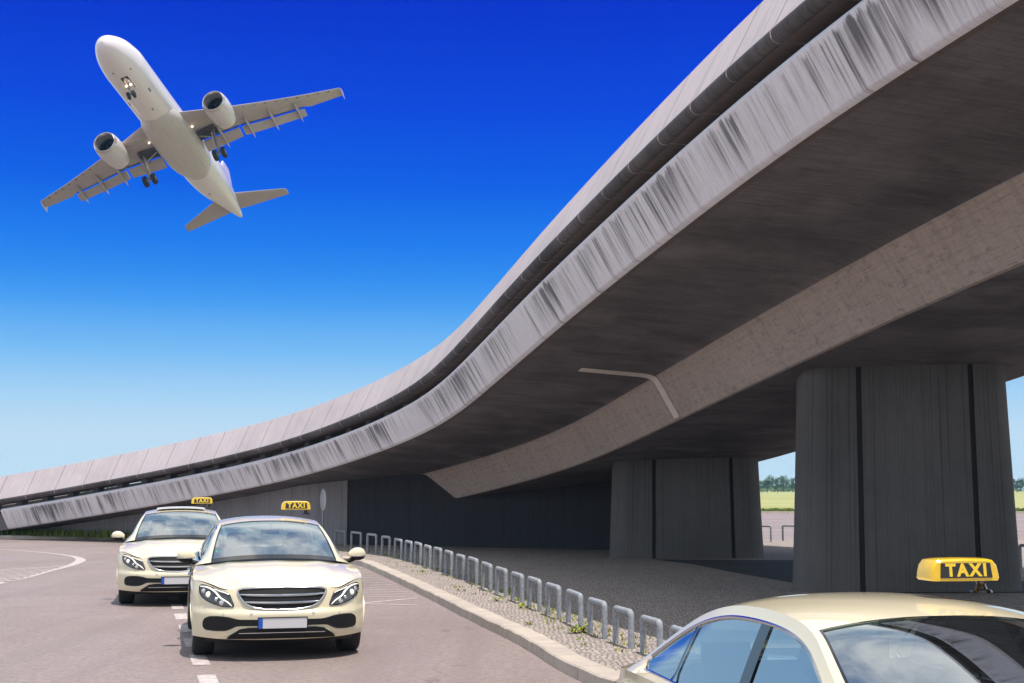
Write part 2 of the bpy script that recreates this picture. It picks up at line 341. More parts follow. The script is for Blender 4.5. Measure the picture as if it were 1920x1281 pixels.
kpx = [(656, 1057), (679, 1065), (698, 1071), (731, 1088), (788, 1115), (842, 1138), (889, 1168), (926, 1186), (968, 1207), (1006, 1221), (1040, 1252), (1071, 1273), (1140, 1300)]
KP = kp + [ground(*q) for q in kpx[::2]] + [(1.55, 11.9), (3.2, 10.6), (6.5, 9.8), (12, 9.4), (22, 9.2)]
Kd = catmull(KP, 400)
sg = np.hypot(*np.diff(Kd, axis=0).T); ar = np.concatenate([[0], np.cumsum(sg)])
s_u = np.linspace(0, ar[-1], 360); K = np.stack([np.interp(s_u, ar, Kd[:, i]) for i in (0, 1)], 1)
for _ in range(3): K[1:-1] = (K[:-2] + 2 * K[1:-1] + K[2:]) / 4
Tn = np.gradient(K, axis=0); Tn /= np.linalg.norm(Tn, axis=1)[:, None]; Nk = np.stack([-Tn[:, 1], Tn[:, 0]], 1)   # left of travel = pavement side
if np.dot(Nk[200], np.array([5, 40]) - K[200]) < 0: Nk = -Nk
mb = MB(); prof = [(-.0, -.05), (.012, ZP - .012), (.03, ZP + .004), (.27, ZP + .004), (.27, -.05)]
P = np.zeros((len(K), len(prof), 3)); UV = []
for i in range(len(K)):
    for j, (a, z) in enumerate(prof):
        w = .006 * math.sin(i * 1.7 + math.sin(i * .37) * 3)
        P[i, j] = (*(K[i] + Nk[i] * (a + w)), z + (w * .6 if z > .05 else 0)); UV.append((s_u[i] / 1.0, j * .1))
mb.grid(P, uv=UV); kerb = mb.build('kerb', M['kerb'], uv=True, angle=40); tag(kerb, kind='structure')
inner = K + Nk * .26
sheet('pavement', [tuple(p) for p in inner[::2]] + [(70, 9.5), (70, 47.4), (20, 47.2), (7.5, 47.0), (5.5, 52), (-10, 62), (-60, 70)], ZP - .004, M['cobbles'])
far_edge = [(70, 47.45), (20, 47.25), (7.5, 47.05)]
mb = MB()
for (a, b) in zip(far_edge[:-1], far_edge[1:]):
    L_ = math.hypot(b[0] - a[0], b[1] - a[1]); nn_ = int(L_)
    Pq = [[(a[0] + (b[0] - a[0]) * i / nn_, a[1] + (b[1] - a[1]) * i / nn_ + o_, z) for (o_, z) in ((-.1, ZP + .003), (.12, ZP + .003), (.14, -.03))] for i in range(nn_ + 1)]
    mb.grid(Pq, uv=[(i, j * .1) for i in range(nn_ + 1) for j in range(3)])
tag(mb.build('kerb', M['kerb'], uv=True), kind='structure')
# service strip of dark asphalt under the bridge
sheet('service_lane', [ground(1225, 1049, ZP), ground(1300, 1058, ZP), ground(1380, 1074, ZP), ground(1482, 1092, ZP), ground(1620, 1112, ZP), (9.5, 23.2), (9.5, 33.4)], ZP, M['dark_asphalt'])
# far road beyond the bridge: kerb, verge
mb = MB(); Pq = [[(x, 101 + o_, z) for (o_, z) in ((0, -.03), (.01, .16), (.32, .16), (.33, -.03))] for x in np.arange(-120, 201, 2.5)]
mb.grid(Pq, uv=[(i, j * .1) for i in range(len(Pq)) for j in range(4)]); tag(mb.build('kerb', M['kerb'], uv=True), kind='structure')
sheet('field', [(4, 101.3), (260, 101.3), (600, 800), (30, 800)], .12, M['field'])

# painted markings
def strip_px(mb, pts, w, z=.004, m=0):
    G = np.array([ground(*p) if isinstance(p[0], (int, float)) else p for p in pts]); 
    if len(G) > 2: G = catmull(G, len(G) * 6)
    T_ = np.gradient(G, axis=0); T_ /= np.linalg.norm(T_, axis=1)[:, None] + 1e-9; N_ = np.stack([-T_[:, 1], T_[:, 0]], 1)
    ww = np.full(len(G), w) if not isinstance(w, (list, tuple)) else np.interp(np.linspace(0, 1, len(G)), np.linspace(0, 1, len(w)), w)
    mb.grid(np.stack([np.c_[G - N_ * ww[:, None] / 2, np.full(len(G), z)], np.c_[G + N_ * ww[:, None] / 2, np.full(len(G), z)]], 1), m)
def zA(x, y): return (x / 4.256, 980 + y / 4.256)
mk = MB()
nose = [(-130, 1029), (-60, 1030), zA(0, 215), zA(150, 224), zA(300, 236), zA(430, 249), zA(530, 262), zA(600, 275), zA(640, 292), zA(630, 314), zA(560, 343), zA(480, 366), zA(380, 392), zA(250, 430), zA(120, 460), zA(0, 487), (-60, 1109), (-160, 1136)]
strip_px(mk, nose, [.11, .11, .11, .12, .13, .15, .2, .27, .22, .16, .14, .13, .13, .12, .12])
hm = MB()
for k, (yr, xr) in enumerate([(341, 540), (352, 500), (366, 460), (378, 415), (391, 370), (404, 330), (417, 280), (431, 235), (444, 185), (457, 140), (469, 85)]):
    strip_px(hm, [zA(-420, yr + 70 - k * 2), zA(xr, yr)], .10)
tag(mk.build('road_marking', M['paint_line']), kind='structure')
z2 = lambda x, y: (600 + x / 7.115, 960 + y / 7.115)
for k in range(13):
    y = 760 + k * 31; x1 = 560 + k * 62
    strip_px(hm, [z2(250, y + 22 - k), z2(x1, y - 14 + k)], .07)
strip_px(hm, [z2(380, 1238), z2(1300, 1150)], .1); strip_px(hm, [z2(420, 1222), z2(1290, 1246)], .09)
tag(hm.build('hatch_marking', M['faint_line']), kind='structure')
dm = MB()
a0 = np.array(ground(370, 1228)); a1 = np.array(ground(389, 1274)); a2 = np.array(ground(330, 1133)); dr = a0 - a2; dr /= np.linalg.norm(dr); dr2 = a1 - a0; dr2 /= np.linalg.norm(dr2)
nn_ = np.array([-dr[1], dr[0]])
for k in range(-2, 9):
    c_ = a0 - dr * (k * 1.75); e_ = c_ + dr * .95
    dm.add([(*(c_ - nn_ * .09), .004), (*(e_ - nn_ * .09), .004), (*(e_ + nn_ * .09), .004), (*(c_ + nn_ * .09), .004)], [(0, 1, 2, 3)])
tag(dm.build('dashed_line', M['faint_line']), kind='structure')
fl = MB(); Pq = [(-10, 62), (8, 61.5), (60, 60), (150, 61)]; G = np.array(Pq); strip_px(fl, [tuple([np.float64(v) for v in q]) for q in Pq], .25) if False else fl.grid([[(x, 62.3, .004), (x, 62.6, .004)] for x in range(-10, 150, 10)])
fl.grid([[(x, 48.6, .004), (x, 48.85, .004)] for x in range(7, 150, 10)])
tag(fl.build('road_marking', M['paint_line']), kind='structure')

# ------------------------------------------------------------------ the overpass
BP = np.array([[8.73, 10.353, 5.355], [6.969, 15.34, 4.861], [5.467, 20.457, 4.248], [4.115, 25.593, 3.594], [2.864, 30.794, 2.96], [1.395, 35.76, 2.339], [-1.034, 40.484, 1.675], [-4.205, 44.616, 1.028], [-8.122, 48.305, .422], [-12.439, 51.452, -.165], [-17.049, 54.13, -.789]])
KS = 1.85 / 1.7
Sd = catmull(BP, 600); a_ = np.concatenate([[0], np.cumsum(np.hypot(*np.diff(Sd[:, :2], axis=0).T))])
t0 = (Sd[1] - Sd[0]) / a_[1]; t1 = (Sd[-1] - Sd[-2]) / (a_[-1] - a_[-2])
pre = [Sd[0] + t0 * s for s in np.arange(-34, 0, 2.0)]; post = [Sd[-1] + t1 * s for s in np.arange(1.0, 16, 1.0)]
Sd = np.array(pre + list(Sd) + post); a_ = np.concatenate([np.arange(-34, 0, 2.0), a_, a_[-1] + np.arange(1.0, 16, 1.0)])
Td = np.gradient(Sd, a_, axis=0); hh = np.hypot(Td[:, 0], Td[:, 1]); Ld = np.stack([-Td[:, 1] / hh, Td[:, 0] / hh, 0 * hh], 1)
def station(s):
    s = np.atleast_1d(s).astype(float)
    S = np.stack([np.interp(s, a_, Sd[:, i]) for i in range(3)], 1); L = np.stack([np.interp(s, a_, Ld[:, i]) for i in range(3)], 1)
    return S, L / np.linalg.norm(L, axis=1)[:, None]
def sweep(mb, s, prof, m=0, closed=False, caps=False, mats=None):
    """prof: list of (offset to the left, height) in metres over the girder's lower left edge"""
    S, L = station(s); prof = np.array(prof, float); n = len(prof)
    v = np.concatenate([[0], np.cumsum(np.hypot(*np.diff(prof, axis=0).T))])
    P = S[:, None] + L[:, None] * prof[None, :, 0, None]; P = P + np.array([0, 0, 1.0]) * prof[None, :, 1, None]
    uv = [(s[i], v[j]) for i in range(len(s)) for j in range(n)]; b = len(mb.v); F = []; MI = []
    for i in range(len(s) - 1):
        for j in range(n if closed else n - 1):
            j2 = (j + 1) % n; F.append((i * n + j, (i + 1) * n + j, (i + 1) * n + j2, i * n + j2)); MI.append(mats[j] if mats else m)
    if caps: F += [tuple(range(n)), tuple((len(s) - 1) * n + j for j in range(n))[::-1]]; MI += [mats[0] if mats else m] * 2
    mb.add(P.reshape(-1, 3), F, 0, uv); mb.m[-len(F):] = MI
SS = np.concatenate([np.arange(-34, 0, 2.0), np.arange(0, 68, .4)])
k = KS
bridge = empty('overpass', (5.5, 24, 0), label='long curving concrete road overpass rising from left to overhead at right', cat='bridge')
LEFT = [(3.12, 1.00), (3.03, .999), (.75, .845), (.60, .825), (.50, .79), (.44, .74), (.395, .67), (.03, .05), (.0, .015), (-.05, 0)]
left = [(a * k, z * k) for a, z in LEFT]; cen = -2.18 * k
right = [(2 * cen - a, z) for a, z in left[::-1]]
top = [(2 * cen - 3.12 * k, 1.56 * k), (3.12 * k, 1.56 * k)]
prof = left + right + top
mats_ = [1, 0, 0, 0, 2, 2, 2, 2, 2] + [0] + [2, 2, 2, 2, 2, 0, 0, 0, 1] + [0, 0, 0]
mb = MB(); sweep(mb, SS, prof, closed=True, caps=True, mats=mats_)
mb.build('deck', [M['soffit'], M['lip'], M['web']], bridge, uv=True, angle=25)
# edge beam with streaked outer face
eb = [(3.12, 1.44), (3.30, 1.615), (3.40, 1.67), (3.47, 1.685), (3.52, 1.665), (3.545, 1.61), (3.215, 1.045), (3.195, 1.02), (3.12, 1.0)]
cuts = [-34, 35.32, 36.6, 48.1, 52.6]
for c0, c1 in zip(cuts[:-1], cuts[1:]):
    mb = MB(); sweep(mb, np.unique(np.concatenate([[c0 + .012, c1 - .012], np.arange(c0 + .3, c1 - .1, .35)])), [(a * k, z * k) for a, z in eb], closed=True, caps=True)
    V = mb.uv; off = math.hypot(.18, .175) + .11 + .07 + .05
    mb.uv = [(u, (v - off * k)) for u, v in V]
    mb.build('edge_beam', M['fascia'], bridge, uv=True, angle=50)
mb = MB(); sweep(mb, SS, [(2 * cen - a * k, z * k) for a, z in eb], closed=True, caps=True); tag(mb.build('edge_beam', M['fascia'], bridge, uv=True, angle=50), 'edge beam along the far side of the deck')
# parapet panels: thick sloping slabs with a rounded lower lip
jn = [6.18, 7.26, 8.29, 9.36, 10.48, 11.61, 12.74, 13.86, 14.97, 16.18, 17.42, 18.66, 19.95, 21.22, 22.5, 23.78, 25.0, 26.2, 27.4, 28.7, 30.0, 31.31, 32.69, 34.04, 35.35, 36.66, 38.0, 39.36, 40.71, 42.1, 43.5, 45.03, 46.58, 48.09, 49.62, 51.15]
jn = [6.18 - 1.08 * i for i in range(14, 0, -1)] + jn + [51.15 + 1.53 * i for i in range(1, 11)]
lipc = (3.60, 1.925)
lip = [(3.585 + .095 * math.cos(a), 1.945 + .095 * math.sin(a)) for a in np.linspace(.50, -2.3, 12)]
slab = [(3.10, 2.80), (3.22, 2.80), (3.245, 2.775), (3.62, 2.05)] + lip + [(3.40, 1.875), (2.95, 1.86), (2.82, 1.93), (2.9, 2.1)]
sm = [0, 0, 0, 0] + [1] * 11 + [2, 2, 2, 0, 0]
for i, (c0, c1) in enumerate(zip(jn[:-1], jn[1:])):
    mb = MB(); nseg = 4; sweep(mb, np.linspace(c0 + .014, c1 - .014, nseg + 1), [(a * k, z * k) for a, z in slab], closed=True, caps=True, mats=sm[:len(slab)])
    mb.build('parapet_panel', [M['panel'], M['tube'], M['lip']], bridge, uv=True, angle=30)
mb = MB(); sweep(mb, SS, [(2 * cen - a * k, z * k) for a, z in slab], closed=True, caps=True, mats=sm[:len(slab)]); tag(mb.build('parapet', [M['panel'], M['tube'], M['lip']], bridge, uv=True, angle=30), 'parapet along the far side of the deck')
for s in np.arange(-2, 58, 1.35):
    S, L = station(s); p = Vector(S[0] + L[0] * 3.12 * k) + Vector((0, 0, 1.74 * k)); ang = math.atan2(L[0][1], L[0][0])
    mb = MB(); mb.box(p, (.3, .28, .42), 0, Matrix.Rotation(ang, 3, 'Z')); mb.build('bracket', M['stub'], bridge, smooth=False)
for c0, c1, zz in ((-34, 46, 1.93), (46, 62, 1.87)):
    mb = MB(); sweep(mb, np.arange(c0, c1 + .01, .5), [(2.75 * k, 1.55 * k), (2.75 * k, zz * k), (2.60 * k, zz * k), (2.60 * k, 1.55 * k)], closed=True, caps=True); mb.build('gap_blocker', M['stub'], bridge, uv=True, angle=30)  # strip added behind the brackets to close the bright slots under the parapet
# cover strip bent over the cantilever and the web
mb = MB(); sweep(mb, np.linspace(18.72, 19.0, 3), [(a * k, z * k - .012) for a, z in [(1.93, .925), (.75, .845), (.60, .825), (.50, .79), (.44, .74), (.395, .67), (.03, .05)]])
st = mb.build('joint_strip', M['strip'], bridge, uv=True, smooth=False)
sol = st.modifiers.new('s', 'SOLIDIFY'); sol.thickness = .02

for ch in bridge.children: ch.location = -bridge.location

# pillars: flared concrete piers with rounded ends and two dark grooves
def pillar(px0, px1, pyb, top, label, rot):
    xb0, y0 = ground(px0, pyb, ZP); xb1, y1 = ground(px1, pyb, ZP); W = xb1 - xb0; D = 1.15; f_ = 1 + D / 2 / y0; W *= f_; cx = (xb0 + xb1) / 2 * f_ + .04; h = top - ZP + .05
    root = empty('bridge_pillar', (cx, y0 + D / 2, ZP - .01), rot, label, 'pillar', 'pillars carrying the overpass')
    def outline(w, d, r=.42):
        pts = []
        for (sx, sy, a0) in ((1, 1, 0), (-1, 1, 90), (-1, -1, 180), (1, -1, 270)):
            for q in range(9):
                a = R(a0 + q * 90 / 8); pts.append((sx * (w / 2 - r) + r * math.cos(a), sy * (d / 2 - r) + r * math.sin(a)))
        return pts
    gx = [(-.238 * W), (.278 * W)]
    mb = MB(); rows = 10; P = []; UV = []
    def prof_w(t): return 1 - .0215 * h * (t ** .9)
    base = outline(W, D); pts = []
    # insert groove vertices on the front and the back edge
    fr = [p for p in base if True]
    full = []
    n = len(base)
    for i, p in enumerate(base):
        q = base[(i + 1) % n]; full.append((p, 0))
        if abs(p[1] - q[1]) < 1e-6 and abs(p[0] - q[0]) > .5:
            sgn = 1 if p[1] > 0 else -1; order = sorted(gx, reverse=(q[0] < p[0]))
            for g in order:
                s_ = 1 if q[0] > p[0] else -1
                for dx_, dep in ((-.047 * s_, 0), (-.044 * s_, .05), (.044 * s_, .05), (.047 * s_, 0)):
                    full.append(((g + dx_, p[1] - sgn * dep), 1 if dep else 0))
    per = [0]
    for i in range(len(full)): per.append(per[-1] + math.hypot(full[(i + 1) % len(full)][0][0] - full[i][0][0], full[(i + 1) % len(full)][0][1] - full[i][0][1]))
    nF = len(full); V = []; F = []; MI = []; UVs = []
    for r_ in range(rows + 1):
        t_ = r_ / rows; w_ = prof_w(t_)
        for i, (p, g) in enumerate(full):
            gxs = 1 if any(abs(p[0] - q) < .09 for q in gx) else w_
            V.append((p[0] * (gxs if gxs == w_ else 1 - .03 * t_), p[1] * (1 - .05 * t_), t_ * h)); UVs.append((per[i], t_ * h))
    for r_ in range(rows):
        for i in range(nF):
            j = (i + 1) % nF; F.append((r_ * nF + i, r_ * nF + j, (r_ + 1) * nF + j, (r_ + 1) * nF + i)); MI.append(1 if (full[i][1] or full[j][1]) else 0)
    mb.add(V, F, 0, UVs); mb.m = MI
    mb.build('shaft', [M['pillar'], M['darkgap']], root, uv=True, angle=40)
    return root
def soffit_z(px, py, y):
    d = y; return HCAM + 0
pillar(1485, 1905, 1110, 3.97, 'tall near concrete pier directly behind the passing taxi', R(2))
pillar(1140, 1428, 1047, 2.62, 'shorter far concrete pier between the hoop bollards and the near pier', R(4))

# abutment and wing wall
def wall_obj(name, pts, zt, zb, th, label, joints=None):
    """vertical wall along pts with a thickness to the back; zt = list of top heights"""
    P = np.array(pts, float); T_ = np.gradient(P, axis=0); T_ /= np.linalg.norm(T_, axis=1)[:, None]; N_ = np.stack([-T_[:, 1], T_[:, 0]], 1)
    if N_[0].dot(-P[0]) > 0: N_ = -N_
    u = np.concatenate([[0], np.cumsum(np.hypot(*np.diff(P, axis=0).T))])
    mb = MB(); rows = []; UV = []
    for i in range(len(P)):
        f, b = P[i], P[i] + N_[i] * th
        rows.append([(*f, zb), (*f, zt[i]), (*b, zt[i]), (*b, zb)]); UV += [(u[i], 0), (u[i], zt[i] - zb), (u[i], zt[i] + th), (u[i], zt[i] * 2 + th)]
    n = len(rows); mb.grid(rows, uv=UV, closev=True); mb.add(rows[0], [(0, 1, 2, 3)], 0, UV[:4]); mb.add(rows[-1], [(3, 2, 1, 0)], 0, UV[-4:])
    o = mb.build(name, M['wall'], uv=True, angle=30); tag(o, label, 'wall'); return o
sw = np.arange(35.6, 66, .6); Sw, Lw = station(sw); WO = 2.35
pw = Sw[:, :2] + Lw[:, :2] * WO
# the wall's end leans: start exactly at the corner seen at the kerb
corner = np.array(ground(650, 1021, ZP)); pw[0] = corner; keep = [0] + list(range(4, len(pw))); pw = pw[keep]; Sw = Sw[keep]
zt = np.maximum(Sw[:, 2] + 1.03 * k, .05)
wing = wall_obj('wing_wall', pw, zt, -.2, .6, 'grey board-marked retaining wall under the low left end of the overpass')
ab0 = corner + np.array([.02, .05]); ab1 = np.array([5.6, 37.9]); nA = 24
pa = [ab0 + (ab1 - ab0) * i / nA for i in range(nA + 1)]
def abz(p):
    d = np.hypot(Sd[:, 0] - p[0], Sd[:, 1] - p[1])
    j = d.argmin(); off = np.dot(p - Sd[j, :2], Ld[j, :2]); z = Sd[j, 2]
    return z + (.12 if off < 0 else (.12 + 1.0 * k * min(1, max(0, off / .55))))
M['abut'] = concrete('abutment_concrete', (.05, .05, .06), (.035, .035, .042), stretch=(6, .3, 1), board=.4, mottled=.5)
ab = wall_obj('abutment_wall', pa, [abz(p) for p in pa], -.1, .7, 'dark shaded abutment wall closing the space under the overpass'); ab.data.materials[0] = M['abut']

# ------------------------------------------------------------------ hoop bollards
def make_hoop(name, A, B, h, label, group, r=.034):
    A = Vector((A[0], A[1], 0)); B = Vector((B[0], B[1], 0)); o = (A + B) / 2; d = B - A; L_ = d.length; u = d.normalized(); rb = .045
    pts = [(-L_ / 2, -.05), (-L_ / 2, h - rb - r)]
    for a in np.linspace(180, 90, 6)[1:]: pts.append((-L_ / 2 + rb + rb * math.cos(R(a)), h - r - rb + rb * math.sin(R(a))))
    pts += [(-x, z) for x, z in pts[::-1]]
    mb = MB(); mb.tube([(x, 0, z) for x, z in pts], r, 12)
    ob = mb.build(name, M['galv'], angle=60); ob.location = (o.x, o.y, ZP); ob.rotation_euler = (0, 0, math.atan2(u.y, u.x))
    tag(ob, label, 'bollard', group); return ob
HB = [((597, 1018), (614.5, 1020), 25), ((628.8, 1022), (647, 1024.5), 29), ((659, 1030), (676.6, 1033), 34.5), ((689, 1036), (705.4, 1038), 36.5), ((716.6, 1041), (730.7, 1042.5), 37), ((741, 1045), (753, 1049), 37), ((761, 1051), (771.5, 1054), 38.5), ((779, 1056), (789, 1060), 41), ((797, 1063), (806.6, 1066.5), 42.5), ((815, 1069), (826.6, 1072.5), 44), ((836, 1076), (847, 1080.5), 45.5), ((857.6, 1083.6), (869.8, 1087.5), 45.5), ((880, 1090.6), (894, 1097), 48), ((905.4, 1102), (920, 1109), 50), ((932, 1113), (948.6, 1119.4), 51.5), ((961.6, 1125), (979, 1132), 54), ((992.5, 1137.7), (1012, 1146), 58), ((1027, 1152.4), (1048.4, 1161), 61), ((1065.6, 1167), (1089, 1178.4), 63.5), ((1106.7, 1186.7), (1134, 1197.7), 67.5), ((1154.5, 1205.5), (1183.6, 1216), 70.5), ((1206, 1224), (1237.7, 1235.5), 71), ((1262, 1245), (1296, 1258), 73)]
ordn = 'first second third fourth fifth sixth seventh eighth ninth tenth eleventh twelfth'.split()
nb = len(HB)
for i, (a, b, hp) in enumerate(HB):
    A = ground(*a, ZP); B = ground(*b, ZP); dmid = (A[1] + B[1]) / 2; h = hp * 1.0 * dmid / FPX
    h = .95 * h + .02
    j = nb - 1 - i
    if i == 0: lab = 'steel hoop bollard at the far end of the kerbside row, by the round sign'
    elif j == 0: lab = 'steel hoop bollard at the near end of the row, half hidden by the passing taxi'
    elif i < 12: lab = f'steel hoop bollard, {ordn[i]} from the far end of the kerbside row'
    else: lab = f'steel hoop bollard, {ordn[j]} from the near end of the kerbside row'
    make_hoop('hoop_bollard', A, B, h, lab, 'hoop bollards along the kerb')
gx0 = ground(1441, 1014, ZP); 
for i, (xa, xb, lab) in enumerate([(1404, 1446, 'dark hoop barrier beyond the bridge, right against the far pier'), (1468, 1508, 'dark hoop barrier beyond the bridge, against the left edge of the near pier'), (1914, 1960, 'dark hoop barrier beyond the bridge at the far right edge')]):
    pyb = 1014 if i < 2 else 1066
    A = ground(xa, pyb, ZP); B = ground(xb, pyb + (2 if i < 2 else 3), ZP); make_hoop('hoop_bollard', A, B, .53, lab, 'hoop barriers on the far side of the bridge', .035)

# round traffic sign seen almost edge-on against the wing wall
gx_, gy_ = ground(605, 1024, ZP); sg_ = empty('traffic_sign', (gx_, gy_, ZP), R(0), 'round grey traffic sign seen almost edge-on in front of the wing wall', 'sign')
mb = MB(); mb.tube([(0, 0, -.03), (0, 0, 1.72)], .03, 10); mb.build('post', M['galv'], sg_, angle=60)
mb = MB(); mb.lathe([(-.012, .001), (-.012, .31), (-.006, .325), (.006, .325), (.012, .31), (.012, .001)], 'y', (0, 0, 0), 40)
M['signback'] = mat('sign_back', (.40, .40, .43), .5, metal=.2)
dsc = mb.build('disc', M['signback'], sg_, angle=40); dsc.location = (0, -.045, 1.37); dsc.rotation_euler = (0, 0, R(-66)); dsc.scale = (1, 1, 1.0)

# ------------------------------------------------------------------ vegetation
def blades(name, spots, m, hmin, hmax, per, spread, wid=.006, lean=.5):
    V = []; F = []
    for (x, y, z) in spots:
        for _ in range(per):
            px, py = x + random.gauss(0, spread), y + random.gauss(0, spread); h = random.uniform(hmin, hmax); a = random.uniform(0, 6.28); dx, dy = math.cos(a), math.sin(a); l = random.uniform(.1, lean) * h; w = wid * random.uniform(.6, 1.5)
            b = len(V); V += [(px - dy * w, py + dx * w, z - .01), (px + dy * w, py - dx * w, z - .01), (px + dx * l * .4 + dy * w * .7, py + dy * l * .4 - dx * w * .7, z + h * .6), (px + dx * l * .4 - dy * w * .7, py + dy * l * .4 + dx * w * .7, z + h * .6), (px + dx * l, py + dy * l, z + h)]
            F += [(b, b + 1, b + 2, b + 3), (b + 3, b + 2, b + 4)]
    o = obj_from(name, V, F, m, smooth=False); return o
sp = []
for i in range(len(pw)):
    for _ in range(26):
        o_ = random.random(); q = pw[i] + (np.array([0, -1]) * random.uniform(.15, .9)); sp.append((q[0] + random.uniform(-.35, .35), q[1], ZP))
sp = [q for q in sp if q[0] < -7.5]
tag(blades('grass', sp, M['grass'], .08, .34, 5, .08, .012), kind='stuff')
sp = []
for _ in range(230):
    i = random.randrange(105, 300); q = K[i] + Nk[i] * random.choice([random.uniform(.5, 1.2), random.gauss(1.25, .15)]); sp.append((q[0], q[1], ZP))
bl = np.array([((np.array(ground(*a, ZP)) + np.array(ground(*b, ZP))) / 2) for a, b, _ in HB])
for _ in range(170):
    t_ = random.uniform(0, len(bl) - 1.01); i = int(t_); q = bl[i] + (bl[i + 1] - bl[i]) * (t_ - i); sp.append((q[0] + random.gauss(.12, .12), q[1] + random.gauss(0, .1), ZP))
tag(blades('weeds', sp, M['weed'], .01, .05, 6, .045, .008, 1.4), kind='stuff')
def rosette(x, y, s, label):
    V = []; F = []
    for q in range(26):
        a = random.uniform(0, 6.28); l = .75 * s * random.uniform(.5, 1); w = l * .13; hgt = random.uniform(.15, .8) * l; dx, dy = math.cos(a), math.sin(a); b = len(V)
        for t_, ww, z in ((0, .3, 0), (.35, .8, hgt * .8), (.7, 1, hgt), (1, .1, hgt * .6)):
            V += [(dx * l * t_ - dy * w * ww, dy * l * t_ + dx * w * ww, z), (dx * l * t_ + dy * w * ww, dy * l * t_ - dx * w * ww, z)]
        for c_ in range(3): F.append((b + 2 * c_, b + 2 * c_ + 1, b + 2 * c_ + 3, b + 2 * c_ + 2))
    o = obj_from('dandelion', V, F, M['weed']); o.location = (x, y, ZP - .003); tag(o, label, 'plant', 'leafy weeds in the cobbles'); return o
for px, py, s, lab in [(932, 1127, .14, 'leafy green rosette alone on the cobbles halfway along the bollard row'), (1076, 1187, .16, 'yellow-green weed clump before the fourth bollard from the near end'), (1092, 1185, .19, 'largest bright weed clump, beside the fifth bollard from the near end'), (976, 1140, .13, 'small low weed on the cobbles under the eighth bollard from the near end'), (992, 1171, .11, 'small yellowish weed nearest to the kerb stones')]:
    x, y = ground(px, py, ZP); rosette(x, y, s, lab)
# distant trees and verge
sp = [(random.uniform(10, 75), random.uniform(101.6, 107), .12) for _ in range(2600)]
tag(blades('verge_grass', sp, M['grass'], .1, .28, 5, .15, .04), kind='stuff')
def tree(x, y, h, label):
    root = empty('tree', (x, y, .1), random.uniform(0, 6), label, 'tree', 'trees beyond the meadow')
    mb = MB(); mb.tube([(0, 0, 0), (.1, 0, h * .25), (0, .1, h * .6)], [h * .03, h * .022, h * .008], 7); 
    for q in range(4):
        a = q * 1.6; mb.tube([(0, 0, h * .3), (math.cos(a) * h * .2, math.sin(a) * h * .2, h * .55)], [h * .014, h * .005], 5)
    mb.build('trunk', M['bark'], root)
    V = []; F = []
    cl = [(random.gauss(0, h * .2), random.gauss(0, h * .2), h * random.uniform(.35, .88), h * random.uniform(.12, .22)) for _ in range(14)]
    for (cx, cy, cz, r) in cl:
        for _ in range(90):
            d = Vector((random.gauss(0, 1), random.gauss(0, 1), random.gauss(0, .8))); d = d.normalized() * r * random.uniform(.4, 1.05); c_ = Vector((cx, cy, cz)) + d; e1 = Vector((random.gauss(0, 1), random.gauss(0, 1), random.gauss(0, 1))).normalized() * h * .028; e2 = e1.orthogonal().normalized() * h * .022
            b = len(V); V += [c_ - e1, c_ + e2, c_ + e1, c_ - e2]; F.append((b, b + 1, b + 2, b + 3))
    obj_from('crown', V, F, M['leaf'], root, smooth=False); return root
tl = ['low rounded tree beyond the meadow, against the far pier', 'bushy far tree in the gap between the piers', 'taller bluish far tree left in the gap between the piers', 'small far tree midway in the gap between the piers', 'upright far tree right in the gap between the piers', 'far tree beside the near pier in the gap between the piers', 'far tree beyond the meadow at the right edge of the picture', 'bushy far tree beyond the meadow right of the near pier']
for (px, dd, h), lab in zip([(1424, 560, 7.5), (1436, 520, 7.0), (1444, 640, 10.5), (1455, 510, 6.5), (1466, 600, 10), (1482, 560, 8.2), (1917, 540, 8.5), (1902, 580, 8)], tl):
    tree((px - 960) / FPX * dd, dd, h * .72, lab)
sp_ = []
V = []; F = []
for _ in range(5200):
    x = random.uniform(-700, 700); y = random.uniform(600, 690); hz = (2.6 + 1.8 * math.sin(x * .043) + 1.3 * math.sin(x * .11 + 1)) * random.random() ** .6; c_ = Vector((x, y, .2 + max(0.3, hz))); e1 = Vector((random.gauss(0, 1), random.gauss(0, .5), random.gauss(0, 1))).normalized() * 1.3; e2 = e1.orthogonal().normalized() * 1.1
    b = len(V); V += [c_ - e1, c_ + e2, c_ + e1, c_ - e2]; F.append((b, b + 1, b + 2, b + 3))
tag(obj_from('woodland', V, F, M['leaf'], smooth=False), kind='stuff')

# ------------------------------------------------------------------ taxis
M['cream'] = mat('cream_paint', (.68, .605, .425), .28, coat=1.0, coat_rough=.02, spec=.5)
M['cream'].node_tree.nodes['Principled BSDF'].inputs['Metallic'].default_value = 0.0
M['black_trim'] = mat('black_plastic', (.009, .009, .010), .6, spec=.25)
M['gloss_black'] = mat('gloss_black', (.01, .01, .011), .08, coat=.5)
M['chrome'] = mat('chrome', (.58, .59, .61), .14, metal=1.0)
M['rubber'] = mat('tyre_rubber', (.018, .018, .019), .8)
M['alloy'] = mat('alloy', (.45, .46, .48), .3, metal=.9)
M['under'] = mat('underbody', (.01, .01, .01), .9)
M['cabin'] = mat('cabin_trim', (.035, .036, .04), .8)
M['seat'] = mat('seat_cloth', (.06, .062, .07), .85)
M['lamp_dark'] = mat('lamp_housing', (.05, .05, .055), .25, metal=.5, coat=1)
M['lamp_chrome'] = mat('lamp_reflector', (.8, .8, .78), .12, metal=1.0)
M['drl'] = mat('daylight_strip', (.9, .88, .8), .3, emit=(1, .90, .68), es=.30)
M['projector'] = mat('lit_headlamp', (.9, .9, .85), .2, emit=(1, .86, .6), es=.35)
M['plate'] = mat('plate_white', (.58, .57, .58), .5); M['plate_blue'] = mat('plate_blue', (.01, .08, .45), .5)
